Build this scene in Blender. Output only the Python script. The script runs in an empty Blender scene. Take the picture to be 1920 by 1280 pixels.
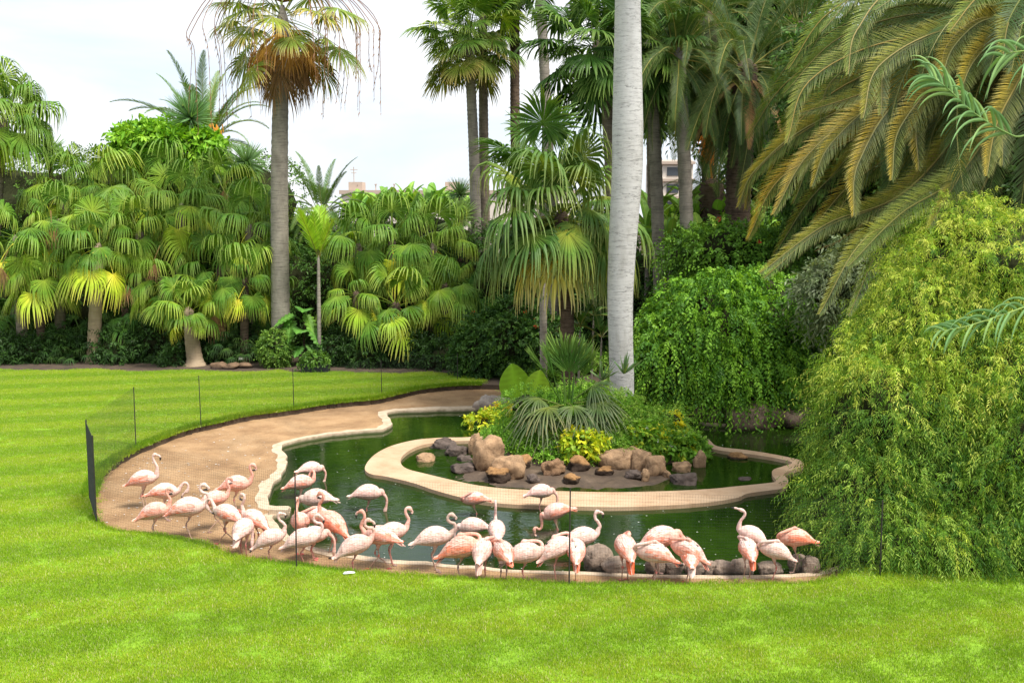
import bpy, bmesh, math, random
import numpy as np
from mathutils import Vector, Matrix, noise as mnoise

# ------------------------------------------------------------------ camera
SC = bpy.context.scene
COL = SC.collection
H = 5.75                       # camera height over the sand
FPX = 1867.0                   # focal length in pixels of the 1920 px wide picture
PITCH = math.atan(240.0 / FPX)
cam_d = bpy.data.cameras.new("camera")
cam = bpy.data.objects.new("camera", cam_d)
COL.objects.link(cam)
cam.location = (0, 0, H)
cam.rotation_euler = (math.pi / 2 - PITCH, 0, 0)
cam_d.sensor_width = 36.0
cam_d.lens = 36.0 * FPX / 1920.0
cam_d.clip_start = 0.1
cam_d.clip_end = 2000
SC.camera = cam

# ------------------------------------------------------------------ light
SUN_EL, SUN_AZ = math.radians(60), math.radians(128)    # azimuth clockwise from +Y
SC.view_settings.view_transform = 'Standard'
SC.view_settings.look = 'None'
SC.view_settings.exposure = 1.06
SC.view_settings.gamma = 1.0
SC.view_settings.use_curve_mapping = False
W = bpy.data.worlds.new("World")
SC.world = W
W.use_nodes = True
nt = W.node_tree
nt.nodes.clear()
n_out = nt.nodes.new('ShaderNodeOutputWorld')
n_bg = nt.nodes.new('ShaderNodeBackground')
n_sky = nt.nodes.new('ShaderNodeTexSky')
n_sky.sky_type = 'NISHITA'
n_sky.sun_disc = False
n_sky.sun_elevation = SUN_EL
n_sky.sun_rotation = SUN_AZ
n_tc = nt.nodes.new('ShaderNodeTexCoord')
n_map = nt.nodes.new('ShaderNodeMapping')
n_map.inputs['Scale'].default_value = (1.0, 1.0, 3.2)
n_noi = nt.nodes.new('ShaderNodeTexNoise')
n_noi.inputs['Scale'].default_value = 3.0
n_noi.inputs['Detail'].default_value = 7
n_noi.inputs['Roughness'].default_value = 0.55
n_noi.inputs['Distortion'].default_value = 0.6
n_rmp = nt.nodes.new('ShaderNodeValToRGB')
n_rmp.color_ramp.elements[0].position = 0.30
n_rmp.color_ramp.elements[0].color = (0.72, 0.72, 0.72, 1)
n_rmp.color_ramp.elements[1].position = 0.62
n_rmp.color_ramp.elements[1].color = (0.97, 0.97, 0.97, 1)
n_cr = nt.nodes.new('ShaderNodeValToRGB')       # cloud brightness, grey bellies to white
n_cr.color_ramp.elements[0].position = 0.28
n_cr.color_ramp.elements[0].color = (0.66, 0.75, 0.88, 1)
n_cr.color_ramp.elements[1].position = 0.66
n_cr.color_ramp.elements[1].color = (0.98, 0.985, 1.0, 1)
n_mul = nt.nodes.new('ShaderNodeVectorMath')
n_mul.operation = 'SCALE'
n_mul.inputs['Scale'].default_value = 6.1
n_mix = nt.nodes.new('ShaderNodeMix')
n_mix.data_type = 'RGBA'
L_ = nt.links.new
L_(n_tc.outputs['Generated'], n_map.inputs['Vector'])
L_(n_map.outputs['Vector'], n_noi.inputs['Vector'])
L_(n_noi.outputs['Fac'], n_rmp.inputs['Fac'])
L_(n_noi.outputs['Fac'], n_cr.inputs['Fac'])
L_(n_cr.outputs['Color'], n_mul.inputs[0])
L_(n_rmp.outputs['Color'], n_mix.inputs[0])
L_(n_sky.outputs['Color'], n_mix.inputs[6])
L_(n_mul.outputs['Vector'], n_mix.inputs[7])
L_(n_mix.outputs[2], n_bg.inputs['Color'])
n_bg.inputs['Strength'].default_value = 0.10
L_(n_bg.outputs['Background'], n_out.inputs['Surface'])
sun_d = bpy.data.lights.new("sun", 'SUN')
sun_d.energy = 3.3
sun_d.angle = math.radians(20)
sun_d.color = (1.0, 0.95, 0.87)
sun = bpy.data.objects.new("sun", sun_d)
COL.objects.link(sun)
sun.rotation_euler = (math.pi / 2 - SUN_EL, 0, math.pi - SUN_AZ)
SC.cycles.use_denoising = True
SC.cycles.max_bounces = 6
SC.cycles.diffuse_bounces = 3
SC.cycles.glossy_bounces = 2
SC.cycles.transmission_bounces = 3
SC.cycles.transparent_max_bounces = 4
SC.cycles.caustics_reflective = False
SC.cycles.caustics_refractive = False

R = random.Random(11)
RN = np.random.RandomState(5)

# ------------------------------------------------------------------ picking points of the place
def ray(px, py):
    x = (px - 960) / FPX
    y = -(py - 640) / FPX
    c, s = math.cos(PITCH), math.sin(PITCH)
    return Vector((x, c + y * s, -s + y * c))

def at(px, py, z=0.0):
    d = ray(px, py)
    t = (z - H) / d.z
    return Vector((d.x * t, d.y * t, z))

def P(px, py, D):
    d = ray(px, py)
    t = D / d.y
    return Vector((d.x * t, D, H + d.z * t))

def ppm(D):
    return FPX / D

# ------------------------------------------------------------------ objects
def tag(o, label=None, cat=None, group=None, kind=None):
    if label: o['label'] = label
    if cat: o['category'] = cat
    if group: o['group'] = group
    if kind: o['kind'] = kind
    return o

def root(name, loc, label, cat, group=None, rz=0.0):
    o = bpy.data.objects.new(name, None)
    o.empty_display_size = 0.2
    COL.objects.link(o)
    o.location = loc
    o.rotation_euler = (0, 0, rz)
    return tag(o, label, cat, group)

class MB:
    """collects vertices, faces, point colours and builds one mesh"""
    def __init__(s):
        s.V, s.F, s.C, s.n = [], [], [], 0
    def add(s, V, F, C=(1, 1, 1)):
        V = np.asarray(V, dtype=np.float32).reshape(-1, 3)
        C = np.asarray(C, dtype=np.float32)
        if C.ndim == 1:
            C = np.tile(C[:3], (len(V), 1))
        if isinstance(F, np.ndarray):
            F = [F]
        elif len(F) and not isinstance(F[0], np.ndarray):
            q = [f for f in F if len(f) == 4]
            t = [f for f in F if len(f) == 3]
            g = [f for f in F if len(f) > 4]
            F = [np.array(a, dtype=np.int64) for a in (q, t) if a] + [np.array([f], dtype=np.int64) for f in g]
        for f in F:
            if len(f):
                s.F.append(f + s.n)
        s.V.append(V)
        s.C.append(C)
        s.n += len(V)
    def mesh(s, name, mat=None, smooth=False):
        me = bpy.data.meshes.new(name)
        V = np.concatenate(s.V)
        C = np.concatenate(s.C)
        nf = sum(len(f) for f in s.F)
        idx = np.concatenate([f.ravel() for f in s.F]).astype(np.int32)
        tot = np.concatenate([np.full(len(f), f.shape[1]) for f in s.F]).astype(np.int32)
        start = np.concatenate([[0], np.cumsum(tot)[:-1]]).astype(np.int32)
        me.vertices.add(len(V))
        me.vertices.foreach_set('co', V.ravel())
        me.loops.add(len(idx))
        me.loops.foreach_set('vertex_index', idx)
        me.polygons.add(nf)
        me.polygons.foreach_set('loop_start', start)
        me.polygons.foreach_set('use_smooth', np.full(nf, bool(smooth)))
        me.update(calc_edges=True)
        at_ = me.color_attributes.new('Col', 'FLOAT_COLOR', 'POINT')
        c4 = np.ones((len(V), 4), dtype=np.float32)
        c4[:, :3] = np.clip(C, 0, 1)
        at_.data.foreach_set('color', c4.ravel())
        if mat: me.materials.append(mat)
        return me
    def obj(s, name, mat, parent=None, smooth=False):
        return link(name, s.mesh(name, mat, smooth), parent)

def link(name, me, parent=None, loc=None, rot=None, sc=None):
    o = bpy.data.objects.new(name, me)
    COL.objects.link(o)
    if parent: o.parent = parent
    if loc is not None: o.location = loc
    if rot is not None: o.rotation_euler = rot
    if sc is not None: o.scale = (sc, sc, sc) if not hasattr(sc, '__len__') else sc
    return o

# ------------------------------------------------------------------ materials
MATS = {}
def new_mat(name):
    m = bpy.data.materials.new(name)
    m.use_nodes = True
    t = m.node_tree
    t.nodes.clear()
    o = t.nodes.new('ShaderNodeOutputMaterial')
    b = t.nodes.new('ShaderNodeBsdfPrincipled')
    t.links.new(b.outputs[0], o.inputs['Surface'])
    MATS[name] = m
    return m, t, b, o

def nd(t, typ, **kw):
    n = t.nodes.new(typ)
    for k, v in kw.items():
        if k.startswith('i_'):
            n.inputs[k[2:].replace('_', ' ')].default_value = v
        else:
            setattr(n, k, v)
    return n

def noise_node(t, scale, detail=4, rough=0.55, coord='Object', stretch=None, dist=0.0):
    if coord == 'World':
        tc = nd(t, 'ShaderNodeNewGeometry'); src = tc.outputs['Position']
    else:
        tc = nd(t, 'ShaderNodeTexCoord'); src = tc.outputs[coord]
    if stretch:
        mp = nd(t, 'ShaderNodeMapping')
        mp.inputs['Scale'].default_value = stretch
        t.links.new(src, mp.inputs['Vector']); src = mp.outputs['Vector']
    n = nd(t, 'ShaderNodeTexNoise')
    n.inputs['Scale'].default_value = scale
    n.inputs['Detail'].default_value = detail
    n.inputs['Roughness'].default_value = rough
    n.inputs['Distortion'].default_value = dist
    t.links.new(src, n.inputs['Vector'])
    return n

def ramp(t, src, stops):
    r = nd(t, 'ShaderNodeValToRGB')
    e = r.color_ramp.elements
    while len(e) < len(stops): e.new(0.5)
    for k, (p, c) in enumerate(stops):
        e[k].position = p
        e[k].color = (c[0], c[1], c[2], 1) if hasattr(c, '__len__') else (c, c, c, 1)
    t.links.new(src, r.inputs['Fac'])
    return r

def mixc(t, fac, a, b, mode='MIX'):
    m = nd(t, 'ShaderNodeMix', data_type='RGBA', blend_type=mode)
    for sock, v in ((m.inputs[0], fac), (m.inputs[6], a), (m.inputs[7], b)):
        if hasattr(v, 'is_linked') or hasattr(v, 'links'): t.links.new(v, sock)
        elif hasattr(v, '__len__'): sock.default_value = (v[0], v[1], v[2], 1)
        else: sock.default_value = v
    return m.outputs[2]

def bump(t, b, src, strength=0.5, dist=0.02):
    n = nd(t, 'ShaderNodeBump')
    n.inputs['Strength'].default_value = strength
    n.inputs['Distance'].default_value = dist
    t.links.new(src, n.inputs['Height'])
    t.links.new(n.outputs[0], b.inputs['Normal'])

def leaf_mat(name, trans=0.3, rough=0.42, spec=0.4, var=0.25, gain=1.0, huev=0.0):
    m, t, b, o = new_mat(name)
    a = nd(t, 'ShaderNodeAttribute', attribute_name='Col')
    oi = nd(t, 'ShaderNodeObjectInfo')
    nz = noise_node(t, 1.3, 3, 0.6, 'World')
    mr = nd(t, 'ShaderNodeMapRange')
    mr.inputs['From Min'].default_value = 0.0
    mr.inputs['From Max'].default_value = 2.0
    mr.inputs['To Min'].default_value = (1 - var) * gain
    mr.inputs['To Max'].default_value = (1 + var) * gain
    ad = nd(t, 'ShaderNodeMath', operation='ADD')
    t.links.new(oi.outputs['Random'], ad.inputs[0]); t.links.new(nz.outputs['Fac'], ad.inputs[1])
    t.links.new(ad.outputs[0], mr.inputs['Value'])
    vm = nd(t, 'ShaderNodeVectorMath', operation='SCALE')
    t.links.new(a.outputs['Color'], vm.inputs[0]); t.links.new(mr.outputs[0], vm.inputs['Scale'])
    b.inputs['Roughness'].default_value = rough
    b.inputs['Specular IOR Level'].default_value = spec
    hue = ramp(t, oi.outputs['Random'], [(0.0, (0.85, 0.97, 0.9)), (0.55, (1, 1, 1)), (0.78, (1.12, 1.02, 0.9)), (1.0, (1.3, 1.1, 0.9))])
    vcol = mixc(t, huev, vm.outputs[0], hue.outputs[0], 'MULTIPLY')
    t.links.new(vcol, b.inputs['Base Color'])
    tr = nd(t, 'ShaderNodeBsdfTranslucent')
    tcx = mixc(t, 1.0, vcol, (1.35, 1.25, 0.5), 'MULTIPLY')
    t.links.new(tcx, tr.inputs['Color'])
    mx = nd(t, 'ShaderNodeMixShader')
    mx.inputs[0].default_value = trans
    t.links.new(b.outputs[0], mx.inputs[1]); t.links.new(tr.outputs[0], mx.inputs[2])
    t.links.new(mx.outputs[0], o.inputs['Surface'])
    return m

def attr_mat(name, rough=0.7, spec=0.3, nscale=20, nstr=0.25, bstr=0.0):
    m, t, b, o = new_mat(name)
    a = nd(t, 'ShaderNodeAttribute', attribute_name='Col')
    nz = noise_node(t, nscale, 4)
    r = ramp(t, nz.outputs['Fac'], [(0.3, 1 - nstr), (0.7, 1 + nstr * 0.5)])
    t.links.new(mixc(t, 1.0, a.outputs['Color'], r.outputs[0], 'MULTIPLY'), b.inputs['Base Color'])
    b.inputs['Roughness'].default_value = rough
    b.inputs['Specular IOR Level'].default_value = spec
    if bstr: bump(t, b, nz.outputs['Fac'], bstr, 0.02)
    return m

M_LEAF = leaf_mat('palm_leaf', 0.24, 0.50, 0.22, 0.3, 1.32, huev=1.0)
M_FOL = leaf_mat('foliage', 0.30, 0.5, 0.22, 0.32, 1.28)
M_DEAD = leaf_mat('dead_leaf', 0.20, 0.8, 0.1, 0.35)
M_GRASS = leaf_mat('grass_blade', 0.35, 0.5, 0.2, 0.0)
M_ATT = attr_mat('painted', 0.7)

def flat(name, c, rough=0.7, spec=0.3, metal=0.0, ns=8, na=0.15, bs=0.0):
    m, t, b, o = new_mat(name)
    nz = noise_node(t, ns, 5)
    r = ramp(t, nz.outputs['Fac'], [(0.3, [v * (1 - na) for v in c]), (0.7, [min(1, v * (1 + na)) for v in c])])
    t.links.new(r.outputs[0], b.inputs['Base Color'])
    b.inputs['Roughness'].default_value = rough
    b.inputs['Specular IOR Level'].default_value = spec
    b.inputs['Metallic'].default_value = metal
    if bs: bump(t, b, nz.outputs['Fac'], bs, 0.02)
    return m

def trunk_mat(name, c1, c2, ring=14.0, ringdark=0.6, bs=0.6):
    m, t, b, o = new_mat(name)
    n1 = noise_node(t, 3.0, 6, 0.65, 'Object', (1, 1, 0.5))
    n2 = noise_node(t, 1.0, 5, 0.7, 'Object', (2.5, 2.5, ring * 2.6), 0.2)
    r1 = ramp(t, n1.outputs['Fac'], [(0.3, c1), (0.7, c2)])
    r2 = ramp(t, n2.outputs['Fac'], [(0.36, ringdark), (0.50, 1.0)])
    t.links.new(mixc(t, 1.0, r1.outputs[0], r2.outputs[0], 'MULTIPLY'), b.inputs['Base Color'])
    b.inputs['Roughness'].default_value = 0.9
    b.inputs['Specular IOR Level'].default_value = 0.15
    bump(t, b, n2.outputs['Fac'], bs, 0.03)
    return m

M_TRUNK = trunk_mat('palm_trunk', (0.13, 0.10, 0.075), (0.30, 0.25, 0.19), 12, 0.55)
M_TRUNKG = trunk_mat('grey_trunk', (0.20, 0.175, 0.145), (0.36, 0.32, 0.27), 9, 0.6)
M_TRUNKD = trunk_mat('dark_trunk', (0.06, 0.042, 0.03), (0.17, 0.12, 0.085), 10, 0.4, 1.0)
M_TRUNKB = trunk_mat('bottle_trunk', (0.26, 0.19, 0.12), (0.40, 0.31, 0.21), 10, 0.75)
M_ROYAL = trunk_mat('royal_trunk', (0.44, 0.43, 0.40), (0.62, 0.61, 0.59), 4.5, 0.66, 0.35)

m, t, b, o = new_mat('royal_trunk')
n1 = noise_node(t, 1.6, 7, 0.7, 'Object', (1, 1, 0.35))
n2 = noise_node(t, 1.0, 4, 0.6, 'Object', (0.7, 0.7, 6.5), 0.3)
n3 = noise_node(t, 1.0, 5, 0.7, 'Object', (3, 3, 22), 0.2)
r1 = ramp(t, n1.outputs['Fac'], [(0.28, (0.36, 0.35, 0.32)), (0.45, (0.53, 0.525, 0.50)), (0.7, (0.62, 0.62, 0.60))])
r2 = ramp(t, n2.outputs['Fac'], [(0.455, 1.0), (0.47, 0.45), (0.485, 1.0), (0.555, 1.0), (0.565, 0.6), (0.575, 1.0)])
r3 = ramp(t, n3.outputs['Fac'], [(0.34, 0.80), (0.5, 1.0)])
cc_ = mixc(t, 1.0, mixc(t, 1.0, r1.outputs[0], r2.outputs[0], 'MULTIPLY'), r3.outputs[0], 'MULTIPLY')
t.links.new(cc_, b.inputs['Base Color']); b.inputs['Roughness'].default_value = 0.9; b.inputs['Specular IOR Level'].default_value = 0.15
bump(t, b, r2.outputs[0], 0.5, 0.02)
M_ROYAL = m

# ------------------------------------------------------------------ shapes
def catmull(pts, n):
    pts = [np.asarray(p, dtype=float) for p in pts]
    p = [2 * pts[0] - pts[1]] + pts + [2 * pts[-1] - pts[-2]]
    out = []
    m = len(pts) - 1
    for k in range(n):
        u = k / (n - 1) * m
        i = min(int(u), m - 1)
        f = u - i
        a, b, c, d = p[i], p[i + 1], p[i + 2], p[i + 3]
        out.append(0.5 * ((2 * b) + (c - a) * f + (2 * a - 5 * b + 4 * c - d) * f * f + (3 * b - a - 3 * c + d) * f ** 3))
    return np.array(out)

def smooth_loop(pts, sub=5):
    pts = [np.asarray(p, dtype=float) for p in pts]
    n = len(pts)
    out = []
    for i in range(n):
        a, b, c, d = pts[i - 1], pts[i], pts[(i + 1) % n], pts[(i + 2) % n]
        for k in range(sub):
            f = k / sub
            out.append(0.5 * ((2 * b) + (c - a) * f + (2 * a - 5 * b + 4 * c - d) * f * f + (3 * b - a - 3 * c + d) * f ** 3))
    return np.array(out)

def tube(mb, path, rad, ns=10, col=(1, 1, 1), rad2=None, side0=(0, 1, 0), cap=True, jitter=0):
    """a tube along path; rad (sideways) and rad2 (upwards) per station"""
    path = np.asarray(path, dtype=float)
    n = len(path)
    rad = np.broadcast_to(np.asarray(rad, dtype=float), (n,))
    rad2 = rad if rad2 is None else np.broadcast_to(np.asarray(rad2, dtype=float), (n,))
    tan = np.gradient(path, axis=0)
    tan /= np.linalg.norm(tan, axis=1)[:, None] + 1e-9
    s = np.array(side0, dtype=float)
    V = np.zeros((n, ns, 3))
    ang = np.linspace(0, 2 * np.pi, ns, endpoint=False)
    for i in range(n):
        s = s - tan[i] * s.dot(tan[i])
        ln = np.linalg.norm(s)
        if ln < 1e-5:
            s = np.cross(tan[i], [0.3, 0.5, 0.8]); ln = np.linalg.norm(s)
        s = s / ln
        u = np.cross(s, tan[i])
        rr = 1.0 if not jitter else 1 + jitter * (RN.rand(ns) - 0.5)
        V[i] = path[i] + np.outer(np.cos(ang) * rad[i] * rr, s) + np.outer(np.sin(ang) * rad2[i] * rr, u)
    ii = np.arange(n - 1)[:, None] * ns
    jj = np.arange(ns)[None, :]
    j2 = (jj + 1) % ns
    F = np.stack([ii + jj, ii + j2, ii + ns + j2, ii + ns + jj], -1).reshape(-1, 4)
    V = V.reshape(-1, 3)
    C = np.asarray(col, dtype=float)
    if C.ndim == 2:
        C = np.repeat(C, ns, axis=0)
    else:
        C = np.tile(C, (len(V), 1))
    Fs = [F]
    if cap:
        c0 = len(V)
        V = np.vstack([V, path[0], path[-1]])
        C = np.vstack([C, C[0], C[-1]])
        t0 = np.stack([np.full(ns, c0), (np.arange(ns) + 1) % ns, np.arange(ns)], -1)
        b = (n - 1) * ns
        t1 = np.stack([np.full(ns, c0 + 1), b + np.arange(ns), b + (np.arange(ns) + 1) % ns], -1)
        Fs += [t0, t1]
    mb.add(V, Fs, C)

def box(mb, c, s, rz=0.0, col=(1, 1, 1)):
    x, y, z = s[0] / 2, s[1] / 2, s[2] / 2
    v = np.array([(-x, -y, -z), (x, -y, -z), (x, y, -z), (-x, y, -z), (-x, -y, z), (x, -y, z), (x, y, z), (-x, y, z)])
    ca, sa = math.cos(rz), math.sin(rz)
    v = v @ np.array([[ca, sa, 0], [-sa, ca, 0], [0, 0, 1]]) + np.array(c)
    mb.add(v, [(0, 3, 2, 1), (4, 5, 6, 7), (0, 1, 5, 4), (1, 2, 6, 5), (2, 3, 7, 6), (3, 0, 4, 7)], col)

def fill_sheet(name, loops, z, mat, skirt=None, kind='structure', sub=None):
    """a flat sheet bounded by the loops (outer first, holes after), with a wall down to skirt"""
    bm = bmesh.new()
    es = []
    for lp in loops:
        vs = [bm.verts.new((p[0], p[1], z)) for p in lp]
        es += [bm.edges.new((vs[i], vs[(i + 1) % len(vs)])) for i in range(len(vs))]
        if skirt is not None:
            lo = [bm.verts.new((p[0], p[1], skirt)) for p in lp]
            for i in range(len(vs)):
                k = (i + 1) % len(vs)
                bm.faces.new((vs[i], vs[k], lo[k], lo[i]))
    bmesh.ops.triangle_fill(bm, edges=es, use_beauty=True, normal=(0, 0, 1))
    for f in bm.faces:
        if abs(f.normal.z) > 0.5 and f.normal.z < 0: f.normal_flip()
    me = bpy.data.meshes.new(name)
    bm.to_mesh(me); bm.free()
    me.materials.append(mat)
    o = link(name, me)
    if kind: o['kind'] = kind
    return o
# ================================================================== SETTING
# outlines picked in the picture and laid on the ground
PAD_FRONT = [(2300, 960), (2050, 970), (1800, 1000), (1660, 1035), (1590, 1075), (1520, 1092), (1400, 1094), (1200, 1095), (1067, 1094), (950, 1089), (850, 1083), (750, 1078),
             (650, 1070), (560, 1057), (470, 1050), (420, 1038), (380, 1019), (330, 1009), (280, 1001), (210, 993), (183, 981), (172, 965)]
PAD_BACK = [(176, 930), (184, 898), (200, 875), (235, 852), (290, 826), (350, 804), (410, 790), (470, 777), (540, 768), (600, 758), (650, 752),
            (705, 747), (745, 738), (790, 728), (850, 722), (905, 720)]
PAD_REST = [(1000, 722), (1100, 735), (1190, 752), (1300, 758), (1420, 756), (1560, 758), (1750, 790), (2000, 850), (2300, 900)]
LAWN_Z, SOIL_Z, WATER_Z = 0.17, 0.155, -0.08
RJ = random.Random(4)
def world_pts(pp, z, jit=0.0):
    out = []
    for p in pp:
        w = at(p[0], p[1], z)
        out.append((w.x + RJ.uniform(-jit, jit), w.y + RJ.uniform(-jit, jit)))
    return out
def open_curve(pp, z, n, jit):
    c = catmull([(p[0], p[1], 0) for p in world_pts(pp, z)], n)
    return [(q[0] + RJ.uniform(-jit, jit), q[1] + RJ.uniform(-jit, jit)) for q in c]
c_front = open_curve(PAD_FRONT, LAWN_Z, 260, 0.012)
c_back = open_curve(PAD_BACK, LAWN_Z, 200, 0.035)
c_rest = open_curve(PAD_REST, LAWN_Z, 40, 0.0)
pad = c_front + c_back + c_rest
# --- soil / ground to the horizon
m, t, b, o = new_mat('soil')
nz = noise_node(t, 2.2, 8, 0.65)
r = ramp(t, nz.outputs['Fac'], [(0.3, (0.035, 0.026, 0.017)), (0.55, (0.075, 0.05, 0.032)), (0.75, (0.10, 0.075, 0.045))])
t.links.new(r.outputs[0], b.inputs['Base Color']); b.inputs['Roughness'].default_value = 0.95
bump(t, b, nz.outputs['Fac'], 0.7, 0.05)
big = [(-900, -40), (900, -40), (900, 1500), (-900, 1500)]
soil = fill_sheet('ground', [big, pad], SOIL_Z, MATS['soil'], skirt=-0.6)
# --- lawn
m, t, b, o = new_mat('lawn')
n1 = noise_node(t, 0.35, 5, 0.6, 'World')
n2 = noise_node(t, 14, 6, 0.7, 'World')
r1 = ramp(t, n1.outputs['Fac'], [(0.3, (0.16, 0.31, 0.008)), (0.7, (0.22, 0.37, 0.012))])
r2 = ramp(t, n2.outputs['Fac'], [(0.3, 0.7), (0.7, 1.15)])
t.links.new(mixc(t, 1.0, r1.outputs[0], r2.outputs[0], 'MULTIPLY'), b.inputs['Base Color']); b.inputs['Roughness'].default_value = 0.9
bump(t, b, n2.outputs['Fac'], 0.6, 0.03)
LAWN_BACK = [(905, 712), (880, 704), (800, 698), (740, 701), (640, 697), (560, 698), (520, 694), (470, 698), (420, 697), (350, 694), (260, 697), (170, 692), (90, 695), (0, 693), (-120, 694), (-420, 692)]
c_lb = open_curve(LAWN_BACK, LAWN_Z, 90, 0.09)
lawn_loop = [(-28, 9.5), (16, 9.5)] + c_front + c_back + c_lb
lawn = fill_sheet('lawn', [lawn_loop], LAWN_Z, MATS['lawn'])
# --- sand
POND = [(735, 772), (800, 769), (900, 766), (960, 766), (1060, 766), (1190, 775), (1300, 792), (1400, 797), (1510, 793), (1640, 810), (1800, 850), (1900, 900), (1850, 950), (1740, 985),
        (1640, 1022), (1530, 1074), (1300, 1080), (1100, 1074), (950, 1068), (860, 1061), (740, 1050), (650, 1040), (590, 1027), (550, 1012), (520, 985), (512, 968),
        (540, 964), (540, 951), (508, 948), (505, 925), (514, 905), (533, 885), (538, 862), (528, 842), (535, 832), (575, 822), (640, 812), (715, 806), (735, 795), (728, 782)]
pond_c = smooth_loop([tuple(at(p[0], p[1], 0.0)) for p in POND], 4)
pond_c[:, 0] += [0.07 * mnoise.noise(Vector((q[0] * 2.6, q[1] * 2.6, 0))) + 0.03 * mnoise.noise(Vector((q[0] * 9, q[1] * 9, 0))) for q in pond_c]
pond_c[:, 1] += [0.09 * mnoise.noise(Vector((q[0] * 2.6, q[1] * 2.6, 9))) + 0.03 * mnoise.noise(Vector((q[0] * 9, q[1] * 9, 5))) for q in pond_c]
m, t, b, o = new_mat('sand')
n1 = noise_node(t, 1.1, 7, 0.62)
n2 = noise_node(t, 28, 5, 0.7)
r1 = ramp(t, n1.outputs['Fac'], [(0.3, (0.24, 0.135, 0.062)), (0.48, (0.34, 0.205, 0.098)), (0.72, (0.44, 0.285, 0.15))])
r2 = ramp(t, n2.outputs['Fac'], [(0.3, 0.62), (0.5, 1.0), (0.7, 1.15)])
n5 = noise_node(t, 0.45, 5, 0.7, 'Object', None, 1.2)
r5 = ramp(t, n5.outputs['Fac'], [(0.35, 0.72), (0.6, 1.06)])
t.links.new(mixc(t, 1.0, mixc(t, 1.0, r1.outputs[0], r2.outputs[0], 'MULTIPLY'), r5.outputs[0], 'MULTIPLY'), b.inputs['Base Color']); b.inputs['Roughness'].default_value = 0.95
bump(t, b, n2.outputs['Fac'], 0.7, 0.03)
pad_big = [(c[0], c[1]) for c in pad]
sand = fill_sheet('sand', [pad_big, pond_c], 0.0, MATS['sand'], skirt=-0.7)
# --- water
m, t, b, o = new_mat('pond_water')
b.inputs['Base Color'].default_value = (0.009, 0.024, 0.004, 1)
b.inputs['Roughness'].default_value = 0.03
b.inputs['IOR'].default_value = 1.33
n1 = noise_node(t, 2.4, 4, 0.5, 'World', (1.0, 1.7, 1.0), 0.8)
n2 = noise_node(t, 11.0, 3, 0.5, 'World', (1.0, 1.6, 1.0), 0.3)
ad = nd(t, 'ShaderNodeMath', operation='MULTIPLY_ADD'); ad.inputs[1].default_value = 0.22
t.links.new(n2.outputs['Fac'], ad.inputs[0]); t.links.new(n1.outputs['Fac'], ad.inputs[2])
bump(t, b, ad.outputs[0], 0.10, 0.05)
n3 = noise_node(t, 0.7, 4, 0.6, 'World')
r = ramp(t, n3.outputs['Fac'], [(0.35, (0.006, 0.019, 0.002)), (0.7, (0.017, 0.040, 0.003))])
t.links.new(r.outputs[0], b.inputs['Base Color'])
wb = MB()
xs = [at(470, 900).x - 3, 14]
wb.add([(-9, 13.5, WATER_Z), (16, 13.5, WATER_Z), (16, 33, WATER_Z), (-9, 33, WATER_Z)], [(0, 1, 2, 3)])
water = wb.obj('water', MATS['pond_water']); water['kind'] = 'structure'
# --- kerb along the pond
m, t, b, o = new_mat('kerb_concrete')
n1 = noise_node(t, 5, 7, 0.65)
r1 = ramp(t, n1.outputs['Fac'], [(0.3, (0.33, 0.24, 0.155)), (0.5, (0.49, 0.38, 0.265)), (0.7, (0.57, 0.455, 0.33))])
gz = nd(t, 'ShaderNodeNewGeometry'); sx = nd(t, 'ShaderNodeSeparateXYZ'); t.links.new(gz.outputs['Position'], sx.inputs[0])
az = nd(t, 'ShaderNodeMath', operation='MULTIPLY_ADD'); az.inputs[1].default_value = 0.05; t.links.new(n1.outputs['Fac'], az.inputs[0]); t.links.new(sx.outputs['Z'], az.inputs[2])
mz = nd(t, 'ShaderNodeMapRange'); mz.inputs['From Min'].default_value = -0.035; mz.inputs['From Max'].default_value = 0.02; t.links.new(az.outputs[0], mz.inputs['Value'])
t.links.new(mixc(t, mz.outputs[0], (0.10, 0.10, 0.045), r1.outputs[0]), b.inputs['Base Color']); b.inputs['Roughness'].default_value = 0.9
bump(t, b, n1.outputs['Fac'], 0.4, 0.01)
def loop_normals(c):
    c = np.asarray(c)[:, :2]
    tg = np.roll(c, -1, 0) - np.roll(c, 1, 0)
    tg /= np.linalg.norm(tg, axis=1)[:, None] + 1e-9
    n = np.stack([tg[:, 1], -tg[:, 0]], 1)
    area = 0.5 * np.sum(c[:, 0] * np.roll(c[:, 1], -1) - np.roll(c[:, 0], -1) * c[:, 1])
    return n if area > 0 else -n
pn = loop_normals(pond_c)
kb = MB()
n = len(pond_c)
wid = []
for i in range(n):
    k = i / 4.0
    if k < 4.5: w = 0.42
    elif k < 14: w = 0.25
    elif k < 20: w = 0.10
    elif k < 25: w = 0.16
    else: w = 0.24
    wid.append(w)
wid = np.array(wid)
for _ in range(3): wid = (np.roll(wid, 1) + wid * 2 + np.roll(wid, -1)) / 4
wid *= 1 + 0.20 * np.array([mnoise.noise(Vector((q[0] * 2.2, q[1] * 2.2, 4))) for q in pond_c]) * 2 + 0.22 * (RN.rand(n) - .5)
inner = np.asarray(pond_c)[:, :2] - pn * 0.02
outer = inner + pn * (wid[:, None] + 0.02)
def ring_strip(mb, a, za, bb, zb, col=(1, 1, 1)):
    n = len(a)
    V = np.vstack([np.column_stack([a, np.full(n, za)]), np.column_stack([bb, np.full(n, zb)])])
    i = np.arange(n); j = (i + 1) % n
    mb.add(V, np.stack([i, j, n + j, n + i], -1), col)
ring_strip(kb, inner + pn * 0.015, 0.022, outer, 0.012)
ring_strip(kb, inner, -0.4, inner + pn * 0.015, 0.022)
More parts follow.
